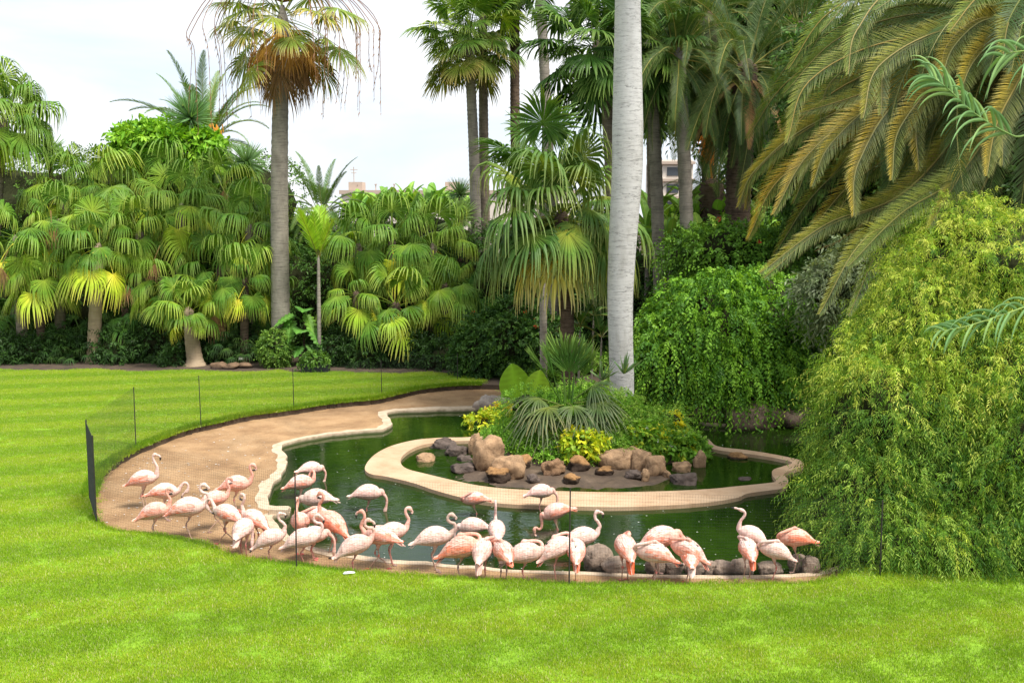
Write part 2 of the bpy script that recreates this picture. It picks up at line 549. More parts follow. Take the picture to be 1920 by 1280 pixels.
ring_strip(kb, outer, 0.012, outer + pn * 0.01, -0.05)
kerb = kb.obj('pond_kerb', MATS['kerb_concrete']); kerb['kind'] = 'structure'
# --- island walkway ring
RO = [(684, 878), (692, 862), (708, 848), (735, 835), (780, 824), (830, 820), (880, 819), (960, 812), (1050, 797), (1150, 791), (1250, 798), (1322, 820), (1345, 836), (1400, 843), (1450, 851), (1497, 861), (1507, 869),
      (1500, 876), (1478, 883), (1470, 889), (1478, 900), (1470, 914), (1440, 919), (1400, 925), (1384, 932), (1330, 941), (1250, 947), (1150, 950), (1050, 948), (950, 944), (880, 935), (820, 920), (775, 905), (725, 893), (695, 888)]
RI = [(754, 872), (751, 862), (757, 852), (775, 840), (800, 832), (840, 827), (900, 825), (970, 818), (1055, 803), (1150, 797), (1245, 804), (1315, 828), (1340, 842), (1400, 850), (1447, 857), (1485, 866),
      (1470, 873), (1450, 880), (1448, 890), (1455, 901), (1440, 905), (1380, 911), (1330, 916), (1250, 920), (1150, 922), (1050, 920), (960, 916), (900, 910), (850, 900), (800, 888), (768, 880)]
ro = smooth_loop([tuple(at(p[0], p[1], 0.0)) for p in RO], 4)
ri = smooth_loop([tuple(at(p[0], p[1], 0.0)) for p in RI], 4)
m, t, b, o = new_mat('ring_concrete')
n1 = noise_node(t, 1.6, 7, 0.65)
n2 = noise_node(t, 40, 4, 0.6)
r1 = ramp(t, n1.outputs['Fac'], [(0.28, (0.36, 0.22, 0.12)), (0.5, (0.48, 0.325, 0.20)), (0.72, (0.55, 0.395, 0.26))])
r2 = ramp(t, n2.outputs['Fac'], [(0.3, 0.85), (0.7, 1.08)])
t.links.new(mixc(t, 1.0, r1.outputs[0], r2.outputs[0], 'MULTIPLY'), b.inputs['Base Color']); b.inputs['Roughness'].default_value = 0.9
bump(t, b, n2.outputs['Fac'], 0.3, 0.01)
ring = fill_sheet('island_walkway', [ro, ri], 0.0, MATS['ring_concrete'], skirt=-0.5)
# --- island soil mound (height field)
def mound_h(x, y):
    """height of the island soil"""
    c = at(1105, 852)
    dx, dy = (x - c.x) / (3.15 if x > c.x else 2.9), (y - c.y - 1.15) / (2.0 if y > c.y + 1.15 else 2.25)
    r2 = math.sqrt(dx * dx + dy * dy)
    h = 1.85 * max(0.0, 1 - r2) ** 0.8 - 0.25 * max(0, 1 - r2 * 3)
    c2 = at(1060, 885)
    e = ((x - c2.x) / 3.15) ** 2 + ((y - c2.y) / 1.4) ** 2
    h += 0.22 * max(0.0, 1 - e) ** 0.7 if e < 1 else 0
    h += 0.05 * mnoise.noise(Vector((x * 2.3, y * 2.3, 1.2))) + 0.025 * mnoise.noise(Vector((x * 8, y * 8, 3)))
    return -0.20 + h
m, t, b, o = new_mat('mud')
n1 = noise_node(t, 3.0, 8, 0.7)
r1 = ramp(t, n1.outputs['Fac'], [(0.3, (0.04, 0.027, 0.018)), (0.55, (0.09, 0.06, 0.038)), (0.75, (0.17, 0.12, 0.08))])
t.links.new(r1.outputs[0], b.inputs['Base Color']); b.inputs['Roughness'].default_value = 0.7
bump(t, b, n1.outputs['Fac'], 0.8, 0.04)
gx = np.arange(-3.4, 6.4, 0.09); gy = np.arange(20.0, 27.9, 0.09)
poly_in = [(p[0], p[1]) for p in ri]
V = [(x, y, mound_h(x, y)) for y in gy for x in gx]
# keep only cells inside the ring
def inside_many(X, Y, poly):
    X = np.asarray(X); Y = np.asarray(Y)
    ins = np.zeros(X.shape, bool)
    n = len(poly)
    for i in range(n):
        x1, y1 = poly[i]; x2, y2 = poly[(i + 1) % n]
        if y1 == y2: continue
        c = ((y1 > Y) != (y2 > Y)) & (X < (x2 - x1) * (Y - y1) / (y2 - y1) + x1)
        ins ^= c
    return ins
VA = np.array(V)
ins = inside_many(VA[:, 0], VA[:, 1], poly_in).reshape(len(gy), len(gx))
F = []
nx = len(gx)
for j in range(len(gy) - 1):
    for i in range(nx - 1):
        if ins[j, i] or ins[j + 1, i + 1] or ins[j, i + 1]:
            F.append((j * nx + i, j * nx + i + 1, (j + 1) * nx + i + 1, (j + 1) * nx + i))
mm = MB(); mm.add(VA, np.array(F))
isl = mm.obj('island_soil', MATS['mud'], None, True); isl['kind'] = 'structure'

# --- grass: turf patches scattered over the lawn
def turf_patch(seed, n=150, size=0.34, hmin=0.018, hmax=0.040):
    r = np.random.RandomState(seed)
    b = MB()
    p = (r.rand(n, 2) - 0.5) * size
    a = r.rand(n) * 6.283
    h = hmin + (hmax - hmin) * r.rand(n)
    w = 0.0034 + 0.002 * r.rand(n)
    lean = (r.rand(n, 2) - 0.5) * 0.8 * h[:, None]
    v = np.zeros((n, 3, 3))
    v[:, 0, 0] = p[:, 0] - np.cos(a) * w; v[:, 0, 1] = p[:, 1] - np.sin(a) * w
    v[:, 1, 0] = p[:, 0] + np.cos(a) * w; v[:, 1, 1] = p[:, 1] + np.sin(a) * w
    v[:, 2, 0] = p[:, 0] + lean[:, 0]; v[:, 2, 1] = p[:, 1] + lean[:, 1]; v[:, 2, 2] = h
    c = np.zeros((n, 3, 3))
    g = r.rand(n)
    base = np.stack([0.235 + 0.17 * g, 0.435 + 0.09 * g, 0.014 + 0.02 * g], 1)
    dry = r.rand(n) < 0.09
    base[dry] = (0.62, 0.60, 0.28)
    c[:, 0] = base * 0.8; c[:, 1] = base * 0.8; c[:, 2] = base * 1.1
    b.add(v.reshape(-1, 3), np.arange(n * 3).reshape(-1, 3), c.reshape(-1, 3))
    return b.mesh('turf', MG)
# grass material with soft mowing bands (the mown nap really differs from band to band)
MG, t, b, o = new_mat('turf')
at_ = nd(t, 'ShaderNodeAttribute', attribute_name='Col')
geo = nd(t, 'ShaderNodeNewGeometry')
n1 = noise_node(t, 0.55, 5, 0.62, 'World', (1, 1.3, 1), 0.6)
n2 = noise_node(t, 5.0, 4, 0.6, 'World')
n4 = noise_node(t, 1.9, 4, 0.65, 'World', (0.35, 2.0, 1), 0.5)
r1 = ramp(t, n1.outputs['Fac'], [(0.30, (0.97, 0.985, 0.95)), (0.52, (1, 1, 1)), (0.72, (1.03, 1.01, 1.02))])
r2 = ramp(t, n2.outputs['Fac'], [(0.30, 0.90), (0.70, 1.09)])
r4 = ramp(t, n4.outputs['Fac'], [(0.36, (0.95, 0.97, 0.95)), (0.62, (1.06, 1.03, 1.05))])
mp = nd(t, 'ShaderNodeMapping'); mp.inputs['Rotation'].default_value = (0, 0, math.radians(74)); mp.inputs['Scale'].default_value = (0.085, 0.085, 0.085)
t.links.new(geo.outputs['Position'], mp.inputs['Vector'])
wv = nd(t, 'ShaderNodeTexWave'); wv.inputs['Scale'].default_value = 1.9; wv.inputs['Distortion'].default_value = 0.5; wv.inputs['Detail'].default_value = 3
t.links.new(mp.outputs[0], wv.inputs['Vector'])
r3 = ramp(t, wv.outputs['Fac'], [(0.25, (0.84, 0.91, 0.85)), (0.75, (1.12, 1.05, 1.1))])
c1 = mixc(t, 1.0, at_.outputs['Color'], r1.outputs[0], 'MULTIPLY')
c2 = mixc(t, 1.0, c1, r2.outputs[0], 'MULTIPLY')
c3 = mixc(t, 1.0, c2, r3.outputs[0], 'MULTIPLY')
c4 = mixc(t, 1.0, c3, r4.outputs[0], 'MULTIPLY')
t.links.new(c4, b.inputs['Base Color'])
b.inputs['Roughness'].default_value = 0.6; b.inputs['Specular IOR Level'].default_value = 0.2
tr = nd(t, 'ShaderNodeBsdfTranslucent'); t.links.new(c4, tr.inputs['Color'])
mx = nd(t, 'ShaderNodeMixShader'); mx.inputs[0].default_value = 0.3
t.links.new(b.outputs[0], mx.inputs[1]); t.links.new(tr.outputs[0], mx.inputs[2]); t.links.new(mx.outputs[0], o.inputs['Surface'])
gcol = bpy.data.collections.new('turf_sources')      # not linked to the scene: only a source for the scatter
for k in range(5):
    gcol.objects.link(bpy.data.objects.new('turf_source', turf_patch(k)))
# the sheet the turf grows on: lawn without the corners the camera cannot see
near = [(-6.6, 10.5), (6.9, 10.5), (11.0, 15.4)]
g_loop = near + [p for p in c_front if p[0] < 10.9] + c_back + [p for p in c_lb if p[0] > -22] + [(-20.5, 36)]
grass = fill_sheet('lawn_grass', [g_loop], LAWN_Z + 0.002, MG, kind='stuff')
ng = bpy.data.node_groups.new('scatter', 'GeometryNodeTree')
ng.interface.new_socket('Geometry', in_out='INPUT', socket_type='NodeSocketGeometry')
ng.interface.new_socket('Geometry', in_out='OUTPUT', socket_type='NodeSocketGeometry')
gi = ng.nodes.new('NodeGroupInput'); go = ng.nodes.new('NodeGroupOutput')
dp = ng.nodes.new('GeometryNodeDistributePointsOnFaces'); dp.inputs['Density'].default_value = 60.0
ci = ng.nodes.new('GeometryNodeCollectionInfo'); ci.inputs['Collection'].default_value = gcol
ci.inputs['Separate Children'].default_value = True; ci.inputs['Reset Children'].default_value = True
ip = ng.nodes.new('GeometryNodeInstanceOnPoints'); ip.inputs['Pick Instance'].default_value = True
rv = ng.nodes.new('FunctionNodeRandomValue'); rv.data_type = 'FLOAT_VECTOR'
rv.inputs[0].default_value = (-0.06, -0.06, 0); rv.inputs[1].default_value = (0.06, 0.06, 6.283)
rs = ng.nodes.new('FunctionNodeRandomValue'); rs.data_type = 'FLOAT'
rs.inputs[2].default_value = 0.8; rs.inputs[3].default_value = 1.25
k = ng.links.new
k(gi.outputs[0], dp.inputs['Mesh']); k(dp.outputs['Points'], ip.inputs['Points']); k(ci.outputs[0], ip.inputs['Instance'])
k(rv.outputs[0], ip.inputs['Rotation']); k(rs.outputs[1], ip.inputs['Scale']); k(ip.outputs[0], go.inputs[0])
md = grass.modifiers.new('scatter', 'NODES'); md.node_group = ng
tag(grass, 'short mown lime green grass covering the whole lawn', 'grass', kind='stuff')

# --- longer uncut tufts along the edge of the lawn
def fringe(curve, name, label, hmin, hmax, per, wide, over):
    c = np.array(curve)
    tg = np.gradient(c, axis=0); tg /= np.linalg.norm(tg, axis=1)[:, None] + 1e-9
    nn = np.stack([-tg[:, 1], tg[:, 0]], 1)
    n = len(c) * per
    i = RN.randint(0, len(c) - 1, n); f = RN.rand(n)
    p = c[i] * (1 - f[:, None]) + c[i + 1] * f[:, None]
    off = (RN.rand(n) - over) * wide
    p = p + nn[i] * off[:, None]
    nzv = np.array([mnoise.noise(Vector((q[0] * 1.4, q[1] * 1.4, 0))) for q in p[::8]]).repeat(8)[:n]
    h = (hmin + (hmax - hmin) * RN.rand(n)) * (1 + 0.9 * nzv[:n])
    a = RN.rand(n) * 6.283; w = 0.004 + 0.003 * RN.rand(n)
    lean = (RN.rand(n, 2) - 0.5) * 1.1 * h[:, None] - nn[i] * (0.25 * h[:, None])
    v = np.zeros((n, 3, 3)); z0 = LAWN_Z - 0.03
    v[:, 0, 0] = p[:, 0] - np.cos(a) * w; v[:, 0, 1] = p[:, 1] - np.sin(a) * w; v[:, 0, 2] = z0
    v[:, 1, 0] = p[:, 0] + np.cos(a) * w; v[:, 1, 1] = p[:, 1] + np.sin(a) * w; v[:, 1, 2] = z0
    v[:, 2, 0] = p[:, 0] + lean[:, 0]; v[:, 2, 1] = p[:, 1] + lean[:, 1]; v[:, 2, 2] = z0 + 0.03 + h
    g = RN.rand(n)
    base = np.stack([0.12 + 0.16 * g, 0.27 + 0.15 * g, 0.010 + 0.01 * g], 1)
    mb = MB(); mb.add(v.reshape(-1, 3), np.arange(n * 3).reshape(-1, 3), np.repeat(base, 3, 0))
    return tag(mb.obj(name, MG), label, 'grass', kind='stuff')
fringe(c_back, 'edge_grass', 'ragged uncut grass tufts overhanging the sand at the far edge of the lawn', 0.04, 0.12, 170, 0.30, 0.22)
fringe(c_front, 'edge_grass', 'short grass blades along the near edge of the lawn before the flamingos', 0.02, 0.055, 60, 0.16, 0.45)
# ================================================================== PLANT PARTS
def norm(v):
    return v / (np.linalg.norm(v, axis=-1, keepdims=True) + 1e-9)
UP = np.array([0, 0, 1.0])

PAL = {  # inner, middle, tip colours of a leaf
    'live':   ((0.17, 0.26, 0.03), (0.075, 0.165, 0.016), (0.26, 0.34, 0.07)),
    'lime':   ((0.46, 0.47, 0.05), (0.24, 0.36, 0.025), (0.40, 0.40, 0.09)),
    'dark':   ((0.07, 0.15, 0.02), (0.035, 0.095, 0.014), (0.11, 0.18, 0.035)),
    'deep':   ((0.045, 0.10, 0.02), (0.028, 0.07, 0.016), (0.06, 0.11, 0.03)),
    'grey':   ((0.22, 0.28, 0.04), (0.06, 0.135, 0.024), (0.22, 0.27, 0.085)),
    'yellow': ((0.62, 0.50, 0.05), (0.30, 0.32, 0.07), (0.33, 0.33, 0.18)),
    'wash':   ((0.27, 0.32, 0.06), (0.15, 0.22, 0.03), (0.38, 0.30, 0.11)),
    'orange': ((0.55, 0.32, 0.06), (0.48, 0.25, 0.05), (0.36, 0.19, 0.07)),
    'brown':  ((0.36, 0.22, 0.09), (0.28, 0.16, 0.07), (0.33, 0.21, 0.12)),
    'phoe':   ((0.09, 0.16, 0.03), (0.085, 0.16, 0.035), (0.17, 0.24, 0.07)),
    'phdark': ((0.05, 0.085, 0.02), (0.045, 0.085, 0.022), (0.10, 0.14, 0.05)),
    'isl':    ((0.10, 0.14, 0.03), (0.05, 0.085, 0.028), (0.19, 0.20, 0.11)),
    'bright': ((0.30, 0.42, 0.03), (0.24, 0.40, 0.03), (0.34, 0.46, 0.06)),
}

def fan_leaf(elev, Rb=1.0, Lp=1.0, nseg=38, spread=140, droop=1.0, pal='live', seed=0, fold=0.35, split=0.45, torn=0.0, wpet=0.016, petcol=None, blade_dip=0.5):
    """fan palm leaf in the plane of +X: stalk then blade; droop is baked towards -Z"""
    r = np.random.RandomState(seed)
    mb = MB()
    e = math.radians(elev)
    d = np.array([math.cos(e), 0, math.sin(e)])
    p = np.zeros(3)
    path = [p.copy()]
    st = 9
    for k in range(st):
        d = norm(d + np.array([0, 0, -1]) * 0.055 * droop * Lp * max(0.25, math.cos(e)))
        p = p + d * Lp / st
        path.append(p.copy())
    c0, c1, c2 = [np.array(c) for c in PAL[pal]]
    pc = petcol if petcol is not None else c0 * 0.8
    tube(mb, path, np.linspace(wpet * 1.6, wpet * 0.8, st + 1), 4, pc, np.linspace(wpet * 0.9, wpet * 0.5, st + 1))
    # blade
    u = norm(d + np.array([0, 0, -1]) * blade_dip * 0.5 * (0.25 if elev > 45 else 0.6 if elev > 30 else 1.0))
    v = np.array([0, 1.0, 0])
    nrm = np.cross(u, v); nrm = norm(nrm)
    if nrm[2] < 0: nrm = -nrm
    th = np.linspace(-math.radians(spread), math.radians(spread), nseg)
    dth = th[1] - th[0]
    J = nseg
    dirs = np.cos(th)[:, None] * u + np.sin(th)[:, None] * v - nrm * (fold * (1 - np.cos(th)))[:, None] * 0.5
    dirs = norm(dirs)
    ln = Rb * (1 - 0.22 * (np.abs(th) / math.radians(spread)) ** 2) * (0.86 + 0.22 * r.rand(J))
    if torn: ln *= np.where(r.rand(J) < torn, 0.55 + 0.3 * r.rand(J), 1)
    S = np.array([0.0, 0.14, 0.30, 0.46, 0.60, 0.73, 0.87, 1.0])
    K = len(S)
    pos = np.zeros((J, K, 3)); D = dirs.copy(); q = np.tile(p, (J, 1))
    pos[:, 0] = q
    wv = norm(np.cross(np.tile(nrm, (J, 1)), dirs))
    dr = droop * (0.75 + 0.5 * r.rand(J))
    Ds = [D.copy()]
    for k in range(1, K):
        ds = (S[k] - S[k - 1])
        g = 0.25 * ds if S[k] < split + 0.06 else 5.2 * ds
        D = norm(D + np.array([0, 0, -1]) * (g * dr)[:, None] + (r.rand(J, 3) - 0.5) * 0.10)
        q = q + D * (ln * ds)[:, None]
        pos[:, k] = q
        Ds.append(D.copy())
    hw = S * math.tan(dth / 2) * Rb * 1.02
    mxw = split * math.tan(dth / 2) * Rb
    hw = np.where(S > split, mxw * np.clip((1 - (S - split) / (1 - split)) ** 0.8, 0.16, 1) * 0.95, hw)
    V = np.zeros((J, K, 3, 3)); C = np.zeros((J, K, 3, 3))
    tone = (0.80 + 0.38 * r.rand(J))[:, None]
    for k in range(K):
        V[:, k, 0] = pos[:, k] - wv * hw[k]
        V[:, k, 1] = pos[:, k] + nrm * hw[k] * 0.55
        V[:, k, 2] = pos[:, k] + wv * hw[k]
        s = S[k]
        if s < 0.5: c = c0 * (1 - s / 0.5) ** 1.3 + c1 * (1 - (1 - s / 0.5) ** 1.3)
        else: c = c1 * (1 - (s - .5) / .5) + c2 * (s - .5) / .5
        C[:, k, 0] = c * tone; C[:, k, 1] = c * tone * 1.12; C[:, k, 2] = c * tone * 0.92
    base = np.arange(J)[:, None, None] * K * 3
    kk = np.arange(K - 1)[None, :, None] * 3
    w = np.arange(2)[None, None, :]
    i0 = base + kk + w
    F = np.stack([i0, i0 + 1, i0 + 4, i0 + 3], -1).reshape(-1, 4)
    mb.add(V.reshape(-1, 3), F, C.reshape(-1, 3))
    return mb

def pinnate(path, npin=70, lpin=0.4, wpin=0.014, cols=None, seed=0, vee=0.35, a0=62, a1=28, start=0.12, droopp=0.35, up=None, ragged=0.12, upv=None, rach=0.02, rcol=(0.20, 0.20, 0.06), onecol=None):
    """feather leaf along a curve: rachis and two rows of leaflets"""
    r = np.random.RandomState(seed)
    mb = MB()
    path = np.asarray(path)
    n = len(path)
    tube(mb, path, np.linspace(rach, rach * 0.25, n), 4, rcol)
    seg = np.linalg.norm(np.diff(path, axis=0), axis=1); cum = np.concatenate([[0], np.cumsum(seg)]); L = cum[-1]
    t = np.linspace(start, 0.995, npin)
    pt = np.stack([np.interp(t * L, cum, path[:, k]) for k in range(3)], 1)
    tg = norm(np.gradient(pt, axis=0))
    side = np.cross(tg, UP if upv is None else np.array(upv))
    bad = np.linalg.norm(side, axis=1) < 0.15
    for i in range(npin):
        if bad[i] and i: side[i] = side[i - 1]
    side = norm(side)
    for i in range(1, npin):
        if side[i].dot(side[i - 1]) < 0: side[i] = -side[i]
    top = np.cross(side, tg); rf_ = UP if upv is None else np.array(upv); top *= np.sign((top @ rf_).mean() + 1e-6)
    prof = np.sin(np.pi * np.clip((t - start) / (1 - start), 0, 1) ** 0.75) ** 0.45 * 0.9 + 0.1
    prof = np.where(t > 0.96, prof * 0.9, prof)
    ang = np.radians(a0 + (a1 - a0) * t)
    for sd in (-1, 1):
        l = lpin * prof * (1 - ragged / 2 + ragged * r.rand(npin))
        d = np.cos(ang)[:, None] * tg + np.sin(ang)[:, None] * (side * sd * math.cos(vee) + top * math.sin(vee)) + (r.rand(npin, 3) - 0.5) * 0.14
        d = norm(d)
        d2 = norm(d + np.array([0, 0, -1]) * droopp * (0.6 + 0.8 * r.rand(npin))[:, None])
        wv = norm(np.cross(d, top)) * wpin
        wv2 = tg * wpin
        A = pt; B = pt + d * (l * 0.55)[:, None]; T = B + d2 * (l * 0.45)[:, None]
        V = np.zeros((npin, 5, 3))
        V[:, 0] = A - wv2 * 0.7; V[:, 1] = A + wv2 * 0.7; V[:, 2] = B - wv2; V[:, 3] = B + wv2; V[:, 4] = T
        i = np.arange(npin) * 5
        q = np.stack([i, i + 1, i + 3, i + 2], -1); tr_ = np.stack([i + 2, i + 3, i + 4], -1)
        c_in, c_mid, c_tip = [np.array(c) for c in (cols if cols is not None else PAL['phoe'])]
        if onecol is not None and sd == 1: c_in, c_mid, c_tip = [np.array(c) for c in onecol]
        tone = (0.8 + 0.4 * r.rand(npin))[:, None]
        C = np.zeros((npin, 5, 3))
        C[:, 0] = C[:, 1] = c_in * tone; C[:, 2] = C[:, 3] = c_mid * tone; C[:, 4] = c_tip * tone
        mb.add(V.reshape(-1, 3), [q, tr_], C.reshape(-1, 3))
    return mb

def arc(elev, L, sag, n=16, z0=0.0):
    e = math.radians(elev)
    d = np.array([math.cos(e), 0, math.sin(e)]); p = np.array([0, 0, z0]); out = [p.copy()]
    for k in range(n):
        d = norm(d + np.array([0, 0, -1]) * sag * (0.4 + 1.2 * k / n) / n)
        p = p + d * L / n
        out.append(p.copy())
    return np.array(out)

_cache = {}
def fan_mesh(kind, elev, v):
    key = ('fan', kind, elev, v)
    if key in _cache: return _cache[key]
    s = hash_(kind) + elev * 7 + v * 131
    P_ = FAN[kind]
    mb = fan_leaf(elev, pal=P_['pal'] if elev > P_.get('low', -200) else P_.get('lowpal', P_['pal']), seed=s % 99991, **{k: P_[k] for k in ('Rb', 'Lp', 'nseg', 'spread', 'droop', 'fold', 'split', 'torn', 'blade_dip')})
    me = mb.mesh('fan_leaf', M_DEAD if P_.get('dead') else M_LEAF)
    _cache[key] = me
    return me
def hash_(s):
    h = 7
    for ch in s: h = (h * 31 + ord(ch)) % 100003
    return h
FAN = {
    'weeping':  dict(pal='live', lowpal='lime', low=-5, Rb=1.42, Lp=1.15, nseg=38, spread=125, droop=1.7, fold=0.35, split=0.44, torn=0.0, blade_dip=0.9),
    'weepdark': dict(pal='dark', Rb=1.15, Lp=1.0, nseg=34, spread=130, droop=1.3, fold=0.5, split=0.5, torn=0.0, blade_dip=0.8),
    'small':    dict(pal='live', lowpal='lime', low=-5, Rb=1.0, Lp=0.85, nseg=34, spread=125, droop=1.1, fold=0.45, split=0.48, torn=0.0, blade_dip=0.7),
    'grey':     dict(pal='grey', lowpal='yellow', low=-20, Rb=1.35, Lp=1.2, nseg=40, spread=138, droop=1.15, fold=0.40, split=0.45, torn=0.0, blade_dip=1.0),
    'stiff':    dict(pal='dark', Rb=0.95, Lp=1.0, nseg=40, spread=155, droop=0.30, fold=0.25, split=0.6, torn=0.0, blade_dip=0.2),
    'wash':     dict(pal='wash', Rb=1.25, Lp=1.65, nseg=36, spread=112, droop=0.55, fold=0.4, split=0.55, torn=0.1, blade_dip=0.5),
    'washg':    dict(pal='live', lowpal='wash', low=-25, Rb=0.90, Lp=0.95, nseg=36, spread=120, droop=0.45, fold=0.4, split=0.6, torn=0.0, blade_dip=0.5),
    'washd':    dict(pal='dark', Rb=1.05, Lp=1.0, nseg=36, spread=125, droop=0.45, fold=0.4, split=0.6, torn=0.0, blade_dip=0.5),
    'orange':   dict(pal='orange', Rb=1.25, Lp=1.1, nseg=28, spread=62, droop=0.8, fold=0.4, split=0.6, torn=0.2, blade_dip=1.2, dead=True),
    'brown':    dict(pal='brown', Rb=1.25, Lp=0.8, nseg=26, spread=50, droop=0.8, fold=0.4, split=0.55, torn=0.3, blade_dip=1.4, dead=True),
    'island':   dict(pal='isl', Rb=0.80, Lp=0.45, nseg=30, spread=130, droop=0.34, fold=0.3, split=0.36, torn=0.0, blade_dip=0.4),
    'islandup': dict(pal='dark', Rb=0.70, Lp=0.5, nseg=26, spread=45, droop=0.10, fold=0.3, split=0.8, torn=0.0, blade_dip=0.0),
    'lady':     dict(pal='deep', Rb=0.40, Lp=0.45, nseg=14, spread=110, droop=0.4, fold=0.3, split=0.2, torn=0.0, blade_dip=0.3),
}
def feather_mesh(kind, elev, v):
    key = ('fea', kind, elev, v)
    if key in _cache: return _cache[key]
    P_ = FEA[kind]
    rr = random.Random(hash_(kind) + elev * 13 + v)
    path = arc(elev + rr.uniform(-4, 4), P_['L'] * rr.uniform(0.9, 1.08), P_['sag'] * max(0.25, math.cos(math.radians(elev)) + 0.25) * rr.uniform(0.85, 1.2))
    mb = pinnate(path, P_['n'], P_['lp'], P_['wp'], PAL[P_['pal']], rr.randint(0, 9999), P_.get('vee', 0.35), droopp=P_.get('dp', 0.3))
    me = mb.mesh('feather_leaf', M_LEAF)
    _cache[key] = me
    return me
FEA = {
    'phoenix': dict(pal='phoe', L=3.8, sag=1.7, n=90, lp=0.46, wp=0.020),
    'phoend':  dict(pal='phdark', L=3.6, sag=2.2, n=90, lp=0.46, wp=0.012),
    'phoens':  dict(pal='phoe', L=2.6, sag=1.7, n=64, lp=0.36, wp=0.012),
    'seed':    dict(pal='bright', L=1.7, sag=0.5, n=34, lp=0.50, wp=0.028, vee=0.2, dp=0.15),
    'areca':   dict(pal='dark', L=1.5, sag=1.6, n=32, lp=0.40, wp=0.018, vee=0.3),
    'fern':    dict(pal='deep', L=0.9, sag=1.5, n=26, lp=0.22, wp=0.014, vee=0.2),
}

def crown(rt, top, kind, n, elevs, sc=1.0, seed=0, feather=False, az=None, jit=9, meshes=3, off=0.12):
    """n leaves round the top point (local to rt), golden angle, elevations from elevs (list) top to bottom"""
    r = random.Random(seed * 77 + 5)
    for i in range(n):
        f = i / max(1, n - 1)
        e = elevs[min(len(elevs) - 1, int(f * len(elevs)))]
        a = i * 2.39996 + r.uniform(-0.3, 0.3) if az is None else math.radians(r.uniform(*az))
        me = (feather_mesh if feather else fan_mesh)(kind, e, r.randrange(meshes))
        z = -f * off * 3
        link('leaf', me, rt, (top[0] + math.cos(a) * off, top[1] + math.sin(a) * off, top[2] + z), (math.radians(r.uniform(-jit, jit)), math.radians(r.uniform(-jit, jit)), a), sc * r.uniform(0.68, 1.16))

def trunk(rt, pts, rads, mat, ridge=0.0, step=0.10, ns=18, name='trunk'):
    pts = [np.array(p, dtype=float) for p in pts]
    L = sum(np.linalg.norm(pts[i + 1] - pts[i]) for i in range(len(pts) - 1))
    n = max(8, int(L / step))
    path = catmull(pts, n)
    rr = np.interp(np.linspace(0, 1, n), np.linspace(0, 1, len(rads)), rads)
    kt = np.linspace(0, 1, n); rr = rr * np.where(kt > .965, 1 - .75 * (kt - .965) / .035, 1)
    rr = rr * (1 + ridge * ((np.arange(n) % 2) * 2 - 1) + 0.02 * (RN.rand(n) - 0.5))
    mb = MB(); tube(mb, path, rr, ns, (1, 1, 1), jitter=0.03)
    return mb.obj(name, mat, rt, True)

def spray_arrays(O, Dv, K, L, leaf, wid, droop, palette, r, jitter=0.5, down=0.3, start=0.0, flat=False):
    """leaf sprays: K leaflets on each drooping twig. O origins, Dv directions"""
    N = len(O)
    t = np.linspace(start, 1, K)[None, :, None]
    Lr = (L * (0.6 + 0.8 * r.rand(N)))[:, None, None]
    D = norm(Dv)[:, None, :]
    dr = (droop * (0.5 + r.rand(N)))[:, None, None]
    Pp = O[:, None, :] + D * Lr * t + np.array([0, 0, -1.0]) * Lr * dr * t * t
    Tn = norm(D + np.array([0, 0, -2.0]) * dr * t)
    sgn = np.where(np.arange(K) % 2 == 0, 1, -1)[None, :, None]
    rndv = r.randn(N, 1, 3)
    side = norm(np.cross(np.broadcast_to(Tn, (N, K, 3)), np.broadcast_to(rndv, (N, K, 3))))
    ld = norm(Tn * 0.6 + side * sgn * 0.8 + np.array([0, 0, -1.0]) * down + r.randn(N, K, 3) * jitter * 0.4)
    nrm = norm(np.cross(ld, side) + r.randn(N, K, 3) * jitter * 0.5)
    wv = norm(np.cross(nrm, ld))
    lf = (leaf * (0.65 + 0.7 * r.rand(N, K)))[..., None]; wd = (wid * (0.7 + 0.6 * r.rand(N, K)))[..., None]
    A = Pp; B = Pp + ld * lf * 0.5 + wv * wd; C_ = Pp + ld * lf + np.array([0, 0, -1.0]) * lf * 0.15; E = Pp + ld * lf * 0.5 - wv * wd
    B = B + nrm * wd * 0.3; E = E + nrm * wd * 0.3
    V = np.stack([A, B, C_, E], 2).reshape(-1, 3)
    i = np.arange(N * K) * 4
    F = np.concatenate([np.stack([i, i + 1, i + 2], -1), np.stack([i, i + 2, i + 3], -1)])
    pal = np.array(palette)
    w = r.rand(N) * (len(pal) - 1)
    i0 = np.minimum(w.astype(int), len(pal) - 2); f = (w - i0)[:, None]
    cN = pal[i0] * (1 - f) + pal[i0 + 1] * f
    cc = cN[:, None, :] * (0.75 + 0.5 * r.rand(N, K, 1))
    C = np.repeat(cc.reshape(-1, 3), 4, axis=0)
    return V, F, C

def lumpy(mb, c, rad, seed, nu=22, nv=14, amp=0.18, fq=1.3, col=(1, 1, 1)):
    V = []
    for j in range(nv + 1):
        ph = math.pi * j / nv
        for i in range(nu):
            th = 2 * math.pi * i / nu
            d = Vector((math.sin(ph) * math.cos(th), math.sin(ph) * math.sin(th), math.cos(ph)))
            q = d * fq + Vector((seed * 3.1, seed * 1.7, seed))
            k = 1 + amp * mnoise.noise(q) * 2 + amp * 0.5 * mnoise.noise(q * 2.7)
            V.append((c[0] + d.x * rad[0] * k, c[1] + d.y * rad[1] * k, c[2] + d.z * rad[2] * k))
    F = [(j * nu + i, (j + 1) * nu + i, (j + 1) * nu + (i + 1) % nu, j * nu + (i + 1) % nu) for j in range(nv) for i in range(nu)]
    mb.add(V, np.array(F), col)

M_CORE = flat('dark_core', (0.030, 0.034, 0.014), 0.95, 0.1, ns=12, na=0.4, bs=0.8)  # dark core added inside each bush to block light between the leaves

